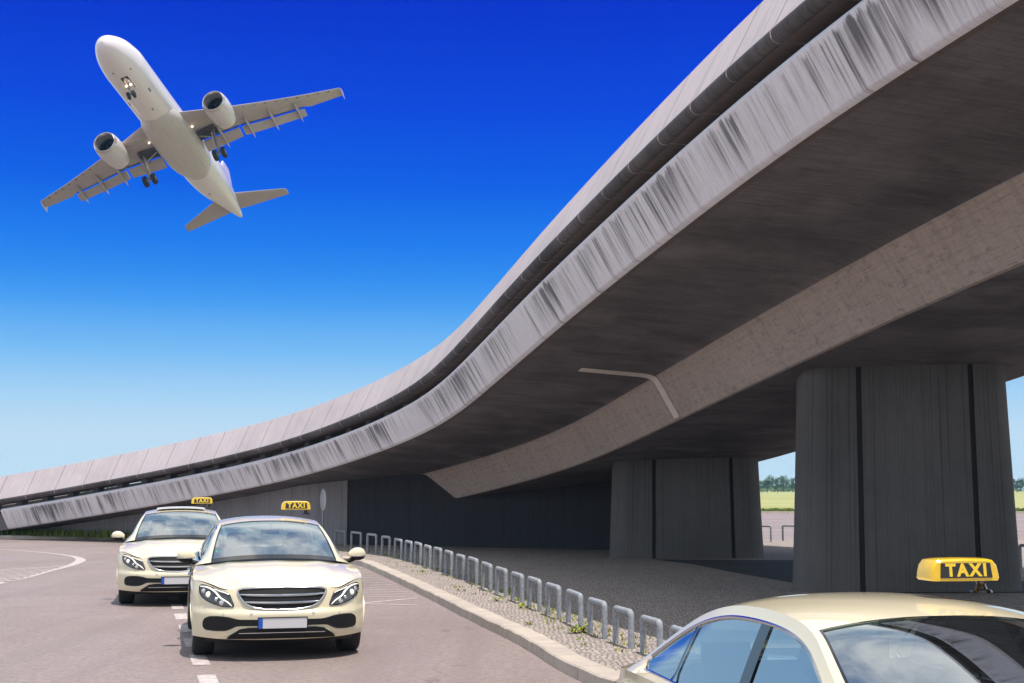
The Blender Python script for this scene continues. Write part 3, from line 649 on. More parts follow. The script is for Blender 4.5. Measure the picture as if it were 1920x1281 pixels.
M['sticker'] = mat('green_sticker', (.02, .32, .22), .5)
M['sign_yellow'] = mat('sign_yellow', (.72, .45, .008), .25, coat=.7); M['sign_black'] = mat('sign_dark', (.02, .02, .022), .3)
M['letters'] = mat('sign_letters', (.72, .50, .03), .3)
M['tail'] = mat('rear_lamp', (.35, .01, .01), .15, coat=1)
M['sunroof'] = mat('sunroof_sky_tint', (.78, .79, .84), .2, coat=.8)  # sky reflection on the raised glass put into a pale base colour
def glassmat(name, tint, refl, rough=.0):
    m = bpy.data.materials.new(name); m.use_nodes = True; t = m.node_tree; t.nodes.clear()
    o = t.nodes.new('ShaderNodeOutputMaterial'); mx = t.nodes.new('ShaderNodeMixShader'); tr = t.nodes.new('ShaderNodeBsdfTransparent'); gl = t.nodes.new('ShaderNodeBsdfGlossy')
    tr.inputs[0].default_value = (*tint, 1); gl.inputs['Roughness'].default_value = rough; gl.inputs[0].default_value = (.84, .93, 1, 1)
    ge = t.nodes.new('ShaderNodeNewGeometry'); dt = t.nodes.new('ShaderNodeVectorMath'); dt.operation = 'DOT_PRODUCT'; t.links.new(ge.outputs['Normal'], dt.inputs[0]); t.links.new(ge.outputs['Incoming'], dt.inputs[1])
    def mth(op, a_, b_=None):
        q = t.nodes.new('ShaderNodeMath'); q.operation = op
        for i_, x_ in enumerate((a_, b_)):
            if x_ is None: continue
            if isinstance(x_, (int, float)): q.inputs[i_].default_value = x_
            else: t.links.new(x_, q.inputs[i_])
        return q.outputs[0]
    fz = mth('POWER', mth('SUBTRACT', 1.0, mth('ABSOLUTE', dt.outputs['Value'])), 5.0)
    fac = mth('ADD', mth('MULTIPLY', fz, 1.0 - refl), refl)
    t.links.new(fac, mx.inputs[0]); t.links.new(tr.outputs[0], mx.inputs[1]); t.links.new(gl.outputs[0], mx.inputs[2]); t.links.new(mx.outputs[0], o.inputs[0]); return m
M['glass'] = glassmat('window_glass', (.48, .60, .64), .40); M['side_glass'] = glassmat('side_window_glass', (.40, .48, .52), .46); M['lens'] = glassmat('lamp_lens', (.9, .9, .9), .08)

YN = .0
def ss(x, a, b):
    t = min(1, max(0, (x - a) / (b - a))); return t * t * (3 - 2 * t)
def pw_(x, pts):
    xs = [p[0] for p in pts]; ys = [p[1] for p in pts]; return float(np.interp(x, xs, ys))
ZTOP = [(0, .790), (.40, .786), (.50, .768), (.58, .752), (.66, .762), (.76, .800), (.84, .825), (.93, .838)]
ZT_c = catmull(np.array(ZTOP), 80)
def ztop(x): return float(np.interp(abs(x), ZT_c[:, 0], ZT_c[:, 1]))
def yfront(x, z):
    ax = abs(x) / .92
    y = .36 * ax ** 4.2 + .07 * ax ** 2
    y += 1.05 * max(0, z - .52) ** 2 * (1.15 - .6 * ax)                # grille leans back
    y += .55 * max(0, .42 - z) ** 2
    y -= .045 * (1 - ss(z, .50, .56)) * ss(z, .22, .30) * (1 - .5 * ax ** 4)   # bumper stands proud
    return y + .05
def cowl(u):   # rear edge of the bonnet, u 0 centre .. 1 edge
    return (.905 * u, pw_(u, [(0, 1.20), (.5, 1.24), (.8, 1.34), (1, 1.46)]), pw_(u, [(0, 1.012), (.5, 1.0), (.8, .975), (1, .955)]))
BELT = catmull(np.array([[.93, .46, .838], [.935, .85, .90], [.915, 1.20, .935], [.905, 1.46, .955], [.905, 2.2, .965], [.90, 3.0, .98], [.885, 3.7, .985], [.845, 4.3, .965], [.74, 4.72, .925]]), 160)
def belt(y): return np.array([np.interp(y, BELT[:, 1], BELT[:, 0]), y, np.interp(y, BELT[:, 1], BELT[:, 2])])
RAIL = np.array([[.770, 1.30, .985], [.722, 1.60, 1.155], [.665, 1.90, 1.305], [.618, 2.14, 1.392], [.598, 2.45, 1.435], [.592, 2.85, 1.440], [.597, 3.20, 1.415], [.628, 3.55, 1.335], [.690, 3.90, 1.185], [.768, 4.22, 1.02]])
NR = 120
RC = catmull(RAIL, NR)
CROWN = np.interp(np.arange(NR) / (NR - 1) * 9, [0, 1, 2, 3, 4, 5, 6, 7, 8, 9], [.055, .06, .062, .062, .06, .058, .058, .055, .05, .04])
BACKW = np.interp(np.arange(NR) / (NR - 1) * 9, [0, 1, 2, 3, 4, 9], [-.17, -.12, -.07, -.03, 0, 0])
def roofpt(i, v):
    """i index on the rail (may be fractional), v -1..1 across"""
    q = np.array([np.interp(i, np.arange(NR), RC[:, j]) for j in range(3)]); c_ = np.interp(i, np.arange(NR), CROWN); b = np.interp(i, np.arange(NR), BACKW)
    bul = 1 - abs(v) ** 2.4
    rr_ = np.interp(i / (NR - 1) * 9, [5.5, 7, 9], [0, .06, .12])
    return np.array([q[0] * v, q[1] + (b + rr_) * bul, q[2] + c_ * bul * (1 if True else 0)])
def idx(t): return t / 9 * (NR - 1)
I_WS0, I_WS1, I_RW0, I_RW1 = idx(.12), idx(2.95), idx(6.35), idx(8.6)

def sidept(y, z):
    """surface of the body side at height z"""
    b = belt(y); zb = b[2]; t = (zb - z) / (zb - .20)
    x = b[0] + .030 * math.sin(min(1, max(0, t)) * math.pi * .95) - .05 * max(0, t - .55) ** 1.2 * 1.4
    x += .012 * math.exp(-((z - (zb - .10)) / .03) ** 2)
    return x
ARCH = [(.86, .350, .335), (3.80, .350, .335)]
def zbot(y):
    z = .21
    for yc, r, zc in ARCH:
        if abs(y - yc) < r: z = max(z, zc + math.sqrt(r * r - (y - yc) ** 2))
    return z

def glyphs(text, h, parent, mat_, loc, rot, bold=.012, space=1.25):
    cu = bpy.data.curves.new('lettering', 'FONT'); cu.body = text; cu.size = h; cu.align_x = 'CENTER'; cu.align_y = 'CENTER'; cu.extrude = .002; cu.offset = bold * h; cu.space_character = space
    o = bpy.data.objects.new('tmp', cu); C.objects.link(o); bpy.context.view_layer.update()
    me = bpy.data.meshes.new_from_object(o.evaluated_get(bpy.context.evaluated_depsgraph_get())); bpy.data.objects.remove(o); me.materials.clear(); me.materials.append(mat_)
    r = bpy.data.objects.new('lettering', me); C.objects.link(r); r.parent = parent; r.location = loc; r.rotation_euler = rot; return r

def front_poly(mb, pts, off, m=0, mirror=False, fn=None):
    """polygon in (x, z) laid on the front surface, off metres proud; finely subdivided"""
    sgn = -1 if mirror else 1
    bm = bmesh.new(); f = bm.faces.new([bm.verts.new((p[0], 0, p[1])) for p in pts]); bmesh.ops.triangulate(bm, faces=[f])
    for _ in range(5):
        es = [e for e in bm.edges if e.calc_length() > .035]
        if not es: break
        bmesh.ops.subdivide_edges(bm, edges=es, cuts=1); bmesh.ops.triangulate(bm, faces=bm.faces)
    bm.verts.index_update(); V = [(sgn * v.co.x, (fn or yfront)(v.co.x, v.co.z) - off, v.co.z) for v in bm.verts]; F = [tuple(v.index for v in f.verts)[::sgn] for f in bm.faces]; bm.free()
    mb.add(V, F, m)
def outline_smooth(pts, n=60, closed=True):
    P = np.array(pts + [pts[0]] if closed else pts, float); return [tuple(p) for p in P]
def densify(pts, step=.03):
    out = []
    for i in range(len(pts)):
        a = np.array(pts[i], float); b = np.array(pts[(i + 1) % len(pts)], float); n = max(1, int(np.hypot(*(b - a)) / step))
        out += [tuple(a + (b - a) * q / n) for q in range(n)]
    return out
def rounded(pts, r=.02, n=4):
    out = []; N = len(pts)
    for i in range(N):
        p0, p, p1 = (np.array(pts[(i + d) % N], float) for d in (-1, 0, 1)); a = p0 - p; b = p1 - p; la, lb = np.hypot(*a), np.hypot(*b); q = min(r, la * .45, lb * .45)
        s_, e_ = p + a / la * q, p + b / lb * q
        for t_ in np.linspace(0, 1, n): out.append(tuple((1 - t_) ** 2 * s_ + 2 * t_ * (1 - t_) * p + t_ ** 2 * e_))
    return out

def build_taxi(label, sunroof=False):
    root = empty('taxi', (0, 0, 0), 0, label, 'taxi', 'cream taxis with yellow roof signs')
    # ---- body shell: nose, sides, tail, wings
    mb = MB(); xs = np.concatenate([np.linspace(-.93, -.5, 16), np.linspace(-.46, .46, 17), np.linspace(.5, .93, 16)])
    P = []
    for t_ in np.linspace(0, 1, 26):
        row = []
        for x in xs:
            zb = .225 + .02 * (abs(x) / .93) ** 2; zt_ = ztop(x); z = zb + (zt_ - zb) * t_
            row.append((x, yfront(x, z), z))
        P.append(row)
    mb.grid(P)
    nose_edge = {s: [P[i][0 if s < 0 else -1] for i in range(26)] for s in (-1, 1)}
    def side_pt(q, t_, e, y=None):
        '''q < 1: front wing between the nose edge point e and y = .80; else the side at y'''
        yb = y if y is not None else .512 + (.80 - .512) * q
        b = belt(yb); zb = zbot(yb); z = zb + (b[2] - zb) * t_; x = sidept(yb, z)
        if y is not None: return (x, yb, z)
        w = 1 - (1 - q) ** 2.6; yy = e[1] + (.80 - e[1]) * q
        return (abs(e[0]) * (1 - w) + x * w, yy, e[2] * (1 - w) + z * w)
    for s in (-1, 1):
        ys = sorted(set(list(np.linspace(.84, 4.72, 66)) + [yc + r * math.cos(a) for yc, r, _ in ARCH for a in np.linspace(0, math.pi, 17) if yc + r * math.cos(a) > .82]))
        G = []
        for q in np.linspace(0, 1, 20): G.append([(lambda p: (s * p[0], p[1], p[2]))(side_pt(q, t_, nose_edge[s][25 - j])) for j, t_ in enumerate(np.linspace(1, 0, 26))])
        for y in ys: G.append([(lambda p: (s * p[0], p[1], p[2]))(side_pt(1, t_, None, y)) for t_ in np.linspace(1, 0, 26)])
        mb.grid(G)
        # arch lips
        for yc, r, zc in ARCH:
            lipP = []
            for a in np.linspace(-.12, math.pi + .12, 22):
                y = yc + r * math.cos(a); z = zc + r * math.sin(a); x = sidept(y, z); lipP.append([(s * (x), y, z), (s * (x - .09), y, z)])
            mb.grid(lipP)
    # tail
    mb_tail = 0; T0 = []
    for t_ in np.linspace(0, 1, 12):
        row = []
        for v in np.linspace(-1, 1, 25):
            b = belt(4.72); z = .22 + (b[2] - .22) * t_; row.append((v * sidept(4.72, z), 4.72 + .26 * (1 - abs(v) ** 2.4) - .05 * max(0, t_ - .6), z))
        T0.append(row)
    mb.grid(T0)
    # boot lid and rear shelf
    BL = []
    for t_ in np.linspace(0, 1, 10):
        row = []; y = 3.98 + (4.72 - 3.98) * t_
        for v in np.linspace(-1, 1, 21):
            b = belt(max(3.9, y)); row.append((v * b[0], y + .25 * (1 - abs(v) ** 2.4) * t_, b[2] + .055 * (1 - v * v) * (1 - t_ * .45)))
        BL.append(row)
    mb.grid(BL)
    body = mb.build('body', M['cream'], root, angle=38)
    # ---- bonnet
    mb = MB(); G = []
    for u in np.linspace(-1, 1, 41):
        au = abs(u); s = 1 if u >= 0 else -1; row = []
        x0 = .93 * au; z0 = ztop(x0); y0 = yfront(x0, z0); c1 = cowl(au)
        for t_ in np.linspace(0, 1, 24):
            if au > .999:
                e = nose_edge[s][25]
                x, y, z = side_pt(t_ / .33, 1, e) if t_ < .33 else side_pt(1, 1, None, .80 + (1.46 - .80) * (t_ - .33) / .67)
            else:
                x = x0 + (c1[0] - x0) * t_; y = y0 + (c1[1] - y0) * t_; zl = z0 + (c1[2] - z0) * (1 - (1 - t_) ** 1.55); z = zl
                be = belt(min(1.46, .46 + t_)); ze = side_pt(t_ / .33, 1, nose_edge[s][25])[2] if t_ < .33 else belt(.80 + .66 * (t_ - .33) / .67)[2]; w = au ** 5
                z = z * (1 - w) + ze * w * 1.0 if au > .6 else z
                x = x + (belt(max(.46, y))[0] - .93) * au ** 6
                z += .018 * math.exp(-((au - .60) / .085) ** 2) * math.sin(math.pi * min(1, t_ * 1.0)) ** .6 + .020 * math.sin(math.pi * t_) * (1 - au ** 2)
            row.append((s * x, y, z))
        G.append(row)
    mb.grid(G); mb.build('bonnet', M['cream'], root, angle=40)
    # ---- cabin: roof with pillars, windscreen, rear window
    def top_patch(i0, i1, v0, v1, n, m_, lift=0):
        return [[roofpt(i, v) + np.array([0, 0, lift]) for v in np.linspace(v0, v1, m_)] for i in np.linspace(i0, i1, n)]
    mb = MB()
    VW = .945
    mb.grid(top_patch(I_WS1, I_RW0, -1, 1, 26, 25))
    for i0, i1 in ((0, I_WS1), (I_RW0, NR - 1)):
        for a, b in ((-1, -VW), (VW, 1)): mb.grid(top_patch(i0, i1, a, b, 26, 3))
    mb.grid(top_patch(I_RW1, NR - 1, -VW, VW, 4, 21))
    # side frames: ring between rail and the window opening
    def side_surf(i, t_, fl=1):
        """t 0 at the rail .. 1 at the belt, for rail index i"""
        q = np.array([np.interp(i, np.arange(NR), RC[:, j]) for j in range(3)]); b = belt(q[1] + (.12 * (1 - ss(i, 0, 30))) ); 
        sh = .06 * ss(i, 2, 20) * ss(NR - 1 - i, 0, 8); x = q[0] + (b[0] - sh - q[0]) * t_ + fl * sh * t_ ** 30 + .006 * math.sin(math.pi * t_); return np.array([x, q[1] + (b[1] - q[1]) * t_, q[2] + (b[2] - q[2]) * t_])
    W0, W1 = idx(.55), idx(8.35)
    def win_t(i):
        q = np.array([np.interp(i, np.arange(NR), RC[:, 2])]).item(); h = max(.02, q - .975)
        return min(.5, .058 / h), 1 - min(.45, .018 / h)
    glass = {}
    for s in (-1, 1):
        Gt = []; Gb = []; gl = []; chrome_t = []; chrome_b = []
        for i in np.linspace(0, NR - 1, 70):
            a, b = win_t(i)
            if i < W0 or i > W1: a = b = .5
            tops = [side_surf(i, a * q) for q in (0, .5, 1)]; bots = [side_surf(i, b + (1 - b) * q) for q in (0, 1)]
            Gt.append([p * np.array([s, 1, 1]) for p in tops]); Gb.append([p * np.array([s, 1, 1]) for p in bots])
            if W0 <= i <= W1:
                gl.append([side_surf(i, a + (b - a) * q, 0) * np.array([s, 1, 1]) - np.array([s * .006, 0, 0]) for q in np.linspace(0, 1, 7)])
                chrome_t.append(side_surf(i, a) * np.array([s, 1, 1])); chrome_b.append(side_surf(i, b) * np.array([s, 1, 1]))
        mb.grid(Gt); mb.grid(Gb)
        glass[s] = (gl, chrome_t, chrome_b)
    mb.build('roof', M['cream'], root, angle=40)
    ws = MB(); ws.grid(top_patch(I_WS0, I_WS1, -VW, VW, 24, 31, -.006)); wsc = ws.build('windscreen', M['glass'], root, angle=60)
    # black border and wipers
    bz = MB()
    bz.grid(top_patch(0, I_WS0 + 1.6, -VW, VW, 4, 25, -.002)); bz.grid(top_patch(I_WS0, I_WS1, -VW - .004, -VW + .014, 22, 2, .001)); bz.grid(top_patch(I_WS0, I_WS1, VW - .014, VW + .004, 22, 2, .001)); bz.grid(top_patch(I_WS1 - .35, I_WS1 + .2, -VW, VW, 2, 25, .001))
    bz.build('windscreen_seal', M['gloss_black'], wsc, angle=60)
    stk = MB(); stk.lathe([(0, .001), (0, .036)], 'z', n=18); sk = stk.build('sticker', M['sticker'], wsc, smooth=False); q0 = roofpt(I_WS0 + 7.5, -.86); q1 = roofpt(I_WS0 + 9.5, -.86); dvec = Vector(q1 - q0).normalized(); nrm = Vector((1, 0, 0)).cross(dvec); nrm = nrm if nrm.z > 0 else -nrm
    sk.location = Vector(q0) - nrm * .012; sk.rotation_euler = nrm.to_track_quat('Z', 'Y').to_euler()
    rw = MB(); rw.grid(top_patch(I_RW0, I_RW1, -VW, VW, 14, 21, -.006)); rw.build('rear_window', M['glass'], root, angle=60)
    for s in (-1, 1):
        gl, ct, cb = glass[s]; g_ = MB(); g_.grid(gl); sg2 = g_.build('side_window', M['side_glass'], root, angle=60)
        c_ = MB(); c_.tube(ct, .010, 6); c_.tube(cb, .010, 6); c_.build('window_trim', M['chrome'], sg2)
        p_ = MB()
        for (ya, w_) in ((2.62, .095),):
            ib = np.interp(ya, RC[:, 1], np.arange(NR)); di = w_ / 3.0 * NR
            a, b = win_t(ib)
            p_.grid([[side_surf(ib + di * (e - .5) - 3.2 * t_ , a + (b - a) * t_) * np.array([s, 1, 1]) + np.array([s * .003, 0, 0]) for e in (0, 1)] for t_ in np.linspace(0, 1, 8)])
        p_.build('door_pillar', M['gloss_black'], root); p_ = MB()
        ib = np.interp(3.50, RC[:, 1], np.arange(NR)); a, b = win_t(ib)
        p_.grid([[side_surf(ib + (e - .5) * 1.4 - 1.5 * t_, a + (b - a) * t_) * np.array([s, 1, 1]) + np.array([s * .003, 0, 0]) for e in (0, 1)] for t_ in np.linspace(0, 1, 8)])
        p_.build('door_pillar', M['gloss_black'], root)
        # door shut lines and handles
        d_ = MB()
        for yy in (1.50, 2.58, 3.62):
            L2 = []
            for z in np.linspace(.28 if yy < 3 else .62, .95, 14): L2.append((s * (sidept(yy, z) + .002), yy + (.06 * (z - .6) if yy != 1.5 else 0), z))
            d_.tube(L2, .004, 4)
        L2 = [(s * (sidept(y, .28) + .001), y, .28) for y in np.linspace(1.5, 3.4, 24)]; d_.tube(L2, .004, 4)
        d_.build('door_gap', M['darkgap'], root)
        for yy in (2.40, 3.42):
            h_ = MB(); zz = .80; h_.tube([(s * (sidept(yy, zz) + .004), yy - .10, zz), (s * (sidept(yy, zz) + .032), yy - .08, zz), (s * (sidept(yy, zz) + .032), yy + .08, zz), (s * (sidept(yy, zz) + .004), yy + .10, zz)], .012, 8); h_.build('door_handle', M['chrome'], root)
        sl = MB(); sl.grid([[(s * (sidept(y, .25) + .008), y, .25), (s * (sidept(y, .21) + .010), y, .205)] for y in np.linspace(1.24, 3.42, 20)]); sl.build('sill', M['chrome'], root)
    # ---- front details
    gr = [(0, .775), (.30, .773), (.425, .768), (.468, .752), (.475, .732), (.445, .67), (.395, .612), (.32, .572), (.20, .548), (0, .540)]
    loop = gr + [(-x, z) for x, z in gr[-2:0:-1]]
    mb = MB(); front_poly(mb, loop, .006, 0); gmesh = mb.build('grille', M['black_trim'], root)
    mb = MB(); dl = densify(rounded(loop, .03)); mb.tube([(x, yfront(x, z) - .010, z) for x, z in dl], .012, 7, closed=True); mb.build('grille_frame', M['chrome'], gmesh, angle=60)
    for zc, hw in ((.707, .452), (.629, .402)):
        mb = MB(); G = []
        for x in np.linspace(-hw, hw, 33):
            e = 1 - (abs(x) / hw) ** 6 * .5; z = zc - .012 * (1 - (abs(x) / hw) ** 2); y = yfront(x, z) - .022
            G.append([(x, y + .02, z + .014 * e), (x, y, z + .010 * e), (x, y - .004, z + .002), (x, y, z - .004), (x, y - .003, z - .006), (x, y, z - .013 * e), (x, y + .02, z - .015 * e)])
        mb.grid(G); mb.build('slat', M['chrome'], gmesh, angle=25)
    inT = [(.83, .405), (.815, .445), (.77, .470), (.68, .476), (.57, .468), (.49, .447), (.43, .437)]; inB = [(.43, .382), (.49, .378), (.55, .345), (.60, .328), (.70, .322), (.80, .328), (.825, .352)]
    ring = inT + inB
    ring_all = ring + [(-x, z) for x, z in ring]  # joined through the centre strip
    whole = [(x, z) for x, z in inT] + [(-x, z) for x, z in inT[::-1]] + [(-x, z) for x, z in inB[::-1]][::-1][::1]
    whole = inT + [(-x, z) for x, z in inT[::-1]] + [(-x, z) for x, z in inB[::-1]] + inB
    mb = MB(); front_poly(mb, whole, .007); it = mb.build('bumper_intake', M['black_trim'], root)
    mb = MB(); wl_ = densify(rounded(whole, .03), .03); mb.tube([(x, yfront(x, z) - .002, z) for x, z in wl_], .006, 5, closed=True); mb.build('intake_edge', M['gloss_black'], it)
    lo = [(.45, .345), (.56, .272), (.585, .236), (-.585, .236), (-.56, .272), (-.45, .345), (-.36, .360), (.36, .360)]
    mb = MB(); front_poly(mb, lo, .012); li_ = mb.build('lower_intake', M['black_trim'], root)
    mb = MB(); mb.tube([(x, yfront(x, .305) - .012, .305 - .004 * (abs(x) / .46) ** 2) for x in np.linspace(-.46, .46, 25)], .007, 6); mb.build('trim_bar', M['chrome'], li_)
    ul = MB(); G = [[(x, yfront(x, .23) + .015, .235), (x, yfront(x, .23) + .05, .195), (x, yfront(x, .23) + .5, .19)] for x in np.linspace(-.80, .80, 25)]; ul.grid(G); ul.build('front_apron', M['black_trim'], root)
    # plate
    pb = MB(); yp = yfront(0, .42) - .035
    pb.box((.0, yp, .408), (.52, .012, .115), 0); pl_ = pb.build('number_plate', M['plate'], root, smooth=False)
    pb = MB(); pb.box((-.236, yp - .0075, .408), (.046, .004, .108), 0); pb.build('plate_band', M['plate_blue'], pl_, smooth=False)
    pb = MB()
    for (cx_, cz_, dx_, dz_) in ((0, .4665, .53, .008), (0, .3495, .53, .008), (.262, .408, .008, .115), (-.262, .408, .008, .115)): pb.box((cx_, yp - .001, cz_), (dx_, .018, dz_))
    pb.build('plate_frame', M['black_trim'], pl_, smooth=False)
    # headlights
    hl = [(.510, .578), (.535, .645), (.565, .712), (.64, .742), (.74, .775), (.815, .797), (.855, .800), (.872, .775), (.868, .715), (.845, .672), (.79, .632), (.70, .596), (.62, .578)]
    for s in (-1, 1):
        mb = MB(); front_poly(mb, rounded(hl, .02, 3), .004, 0, s < 0); h_ = mb.build('headlight', M['lamp_dark'], root, angle=60)
        mb = MB(); dl = densify(rounded(hl, .02, 3), .025); mb.tube([(s * x, yfront(x, z) - .004, z) for x, z in dl], .007, 5, closed=True); mb.build('lamp_edge', M['gloss_black'], h_)
        for path, r_ in (([(.862, .782), (.80, .778), (.745, .757), (.70, .722), (.665, .680), (.625, .652), (.575, .622), (.535, .585)], [.005, .008, .010, .010, .009, .008, .007, .004]), ([(.72, .762), (.665, .742), (.60, .722), (.572, .705)], [.004, .006, .006, .004])):
            mb = MB(); cc = catmull(np.array(path), 26); rr_ = list(np.interp(np.linspace(0, 1, 26), np.linspace(0, 1, len(r_)), r_)); mb.tube([(s * x, yfront(x, z) - .012, z) for x, z in cc], rr_, 7)
            mb.build('daylight_strip', M['drl'], h_)
        for (x, z, r_, mm_) in ((.775, .700, .033, 'projector'), (.640, .618, .030, 'lamp_chrome'), (.825, .735, .026, 'lamp_chrome'), (.695, .652, .022, 'lamp_chrome')):
            mb = MB(); y0 = yfront(x, z) - .006; mb.lathe([(-.016, .001), (-.014, r_ * .5), (-.006, r_ * .9), (.004, r_)], 'y', (s * x, y0, z), 20); mb.build('projector', M[mm_], h_)
    # parking sensors
    for x, z in ((.33, .505), (-.33, .505), (.62, .50), (-.62, .50)):
        mb = MB(); mb.lathe([(-.003, .001), (-.003, .012), (.002, .014)], 'y', (x, yfront(x, z) - .001, z), 12); mb.build('parking_sensor', M['plate'], root)
    # ---- mirrors
    for s in (-1, 1):
        mb = MB(); V = []; nu, nv = 12, 20
        prof = [(.90, .02, .03), (.93, .055, .05), (.97, .078, .068), (1.01, .083, .075), (1.05, .078, .073), (1.085, .06, .058), (1.105, .03, .035), (1.112, .004, .006)]
        G = []
        for (x, rz_, ry) in prof:
            G.append([(s * x, 1.575 + ry * math.cos(a) - .02 * (x - .9), 1.052 + .02 * (x - .9) + rz_ * (abs(math.sin(a)) ** .8) * (1 if math.sin(a) >= 0 else -1) * (1 if math.sin(a) > 0 else .82)) for a in np.linspace(0, 2 * math.pi, 20, endpoint=False)])
        mb.grid(G, closev=True); mo = mb.build('wing_mirror', M['cream'], root, angle=60)
        mb = MB(); mb.tube([(s * .86, 1.56, .965), (s * .93, 1.565, .985), (s * .98, 1.57, 1.0)], [.03, .028, .02], 8); mb.grid([[(s * x, 1.575 - ry * 1.02 * math.cos(a) + .0 - .02 * (x - .9), 1.052 - rz_ * .84 * math.sin(a) - .002) for a in np.linspace(.2, 1.5, 6)] for (x, rz_, ry) in prof[1:-1]])
        mb.build('mirror_foot', M['black_trim'], mo, angle=60)
        mb = MB(); mb.tube([(s * x, 1.575 - ry - .006, 1.035) for (x, rz_, ry) in prof[1:-1]], .006, 6); mb.build('indicator', M['chrome'], mo)
    # ---- wheels
    for yc in (.86, 3.80):
        for s in (-1, 1):
            rt = 'wheel'; mb = MB(); R0_ = .333; xo = .93; xi = .685
            prof = [(xi, .20), (xi + .004, .30), (xi + .02, .322), (xi + .045, R0_), (xo - .045, R0_), (xo - .02, .324), (xo - .004, .305), (xo, .235)]
            mb.lathe([(x * 1.0, r_) for x, r_ in prof], 'x', (0, 0, 0), 40); w_ = mb.build('wheel', M['rubber'], root, angle=40)
            w_.location = (0, yc, .333); 
            rm = MB(); rm.lathe([(xo - .002, .235), (xo - .02, .225), (xo - .06, .215), (xo - .10, .2), (xo - .1, .05)], 'x', n=40)
            for q in range(10):
                a = q * math.pi / 5; a2 = a + .14
                rm.add([(xo - .05, .05 * math.cos(a - .25), .05 * math.sin(a - .25)), (xo - .05, .05 * math.cos(a + .25), .05 * math.sin(a + .25)), (xo - .018, .225 * math.cos(a + .10), .225 * math.sin(a + .10)), (xo - .018, .225 * math.cos(a - .10), .225 * math.sin(a - .10))], [(0, 1, 2, 3)])
            rm.lathe([(xo - .03, .001), (xo - .032, .04), (xo - .05, .055)], 'x', n=16)
            r_o = rm.build('rim', M['alloy'], w_)
            if s < 0: w_.rotation_euler = (0, 0, math.pi)
    # ---- underbody, wheel wells, interior
    mb = MB(); mb.box((0, 2.6, .23), (1.36, 4.2, .06)); 
    mb.box((0, 2.4, .30), (1.76, 1.9, .18))
    for yc in (.86, 3.80): mb.box((0, yc, .42), (1.32, .75, .5))
    mb.build('underbody', M['under'], root, smooth=False)
    mb = MB(); mb.grid([[(x, y_, z_ + .03 * (1 - (x / .8) ** 2)) for x in np.linspace(-.80, .80, 13)] for (y_, z_) in ((1.30, .94), (1.45, .985), (1.62, .99), (1.75, .93), (1.80, .7), (1.80, .45))]); mb.build('dashboard', M['cabin'], root, angle=50)
    mb = MB(); mb.grid([[(x, y_, z_) for x in (-.84, .84)] for (y_, z_) in ((1.8, .46), (3.3, .46), (3.32, .62), (3.6, .62), (3.66, .98), (4.12, .99))]); mb.build('cabin_floor', M['cabin'], root, smooth=False)
    for x in (-.37, .37):
        mb = MB(); G = [[(x + w_ * c_, y_ + d_ * s_, z_) for c_, s_ in [(math.cos(a), math.sin(a)) for a in np.linspace(0, 2 * math.pi, 14, endpoint=False)]] for (y_, z_, w_, d_) in ((2.30, .55, .24, .10), (2.36, .75, .25, .09), (2.46, .95, .23, .075), (2.52, 1.08, .17, .06), (2.53, 1.10, .02, .02))]; mb.grid(G, closev=True)
        G = [[(x + w_ * c_, y_ + d_ * s_, z_) for c_, s_ in [(math.cos(a), math.sin(a)) for a in np.linspace(0, 2 * math.pi, 14, endpoint=False)]] for (y_, z_, w_, d_) in ((2.53, 1.14, .02, .02), (2.53, 1.145, .12, .05), (2.55, 1.22, .135, .055), (2.56, 1.29, .11, .045), (2.56, 1.30, .02, .02))]; mb.grid(G, closev=True)
        mb.tube([(x - .06, 2.52, 1.06), (x - .06, 2.54, 1.16)], .008, 5); mb.tube([(x + .06, 2.52, 1.06), (x + .06, 2.54, 1.16)], .008, 5); mb.box((x, 2.1, .55), (.46, .5, .16))
        mb.build('seat', M['seat'], root, angle=50)
    mb = MB(); mb.box((0, 3.42, .66), (1.3, .45, .15)); mb.box((0, 3.66, .86), (1.3, .14, .4), 0, Matrix.Rotation(R(-16), 3, 'X'))
    for x in (-.42, .42): mb.box((x, 3.74, 1.10), (.26, .09, .14))
    mb.build('rear_bench', M['seat'], root, smooth=False)
    mb = MB(); ring_ = [(.37 + .185 * math.cos(a), 1.86 + .05 * math.sin(a), .955 + .18 * math.sin(a)) for a in np.linspace(0, 2 * math.pi, 28, endpoint=False)]; mb.tube(ring_, .016, 7, closed=True); mb.tube([(.37, 1.86, .955), (.37, 1.70, .92)], [.06, .04], 10); mb.tube([(.19, 1.86, .955), (.55, 1.86, .955)], .018, 6); mb.build('steering_wheel', M['cabin'], root, angle=60)
    mb = MB(); q0 = roofpt(I_WS1 - 5.5, 0); mb.box(q0 + np.array([0, .08, -.10]), (.22, .03, .065)); mb.tube([q0 + np.array([0, .06, -.08]), q0 + np.array([0, .0, -.01])], .012, 6); mb.build('rear_view_mirror', M['black_trim'], root, smooth=False)
    # rear lamps (seen only from behind)
    for s in (-1, 1):
        mb = MB(); mb.grid([[(s * x, 4.72 + .26 * (1 - (abs(x) / .87) ** 2.4) + .012 + .0 * z, z) for x in np.linspace(.36, .60, 8)] for z in (.72, .78, .86)]); mb.build('rear_light', M['tail'], root, angle=60)
    # ---- roof sign
    zr = 1.53; sx_ = .355; sy_ = 2.58
    sgn = MB(); hw, hh_, d_ = .183, .108, .075
    prof = [(-hw + .008, 0), (-hw, .012), (-hw + .002, .035), (-hw + .010, .075), (-hw + .030, .099), (-hw + .06, .105), (0, .108), (hw - .06, .105), (hw - .030, .099), (hw - .010, .075), (hw - .002, .035), (hw, .012), (hw - .008, 0)]
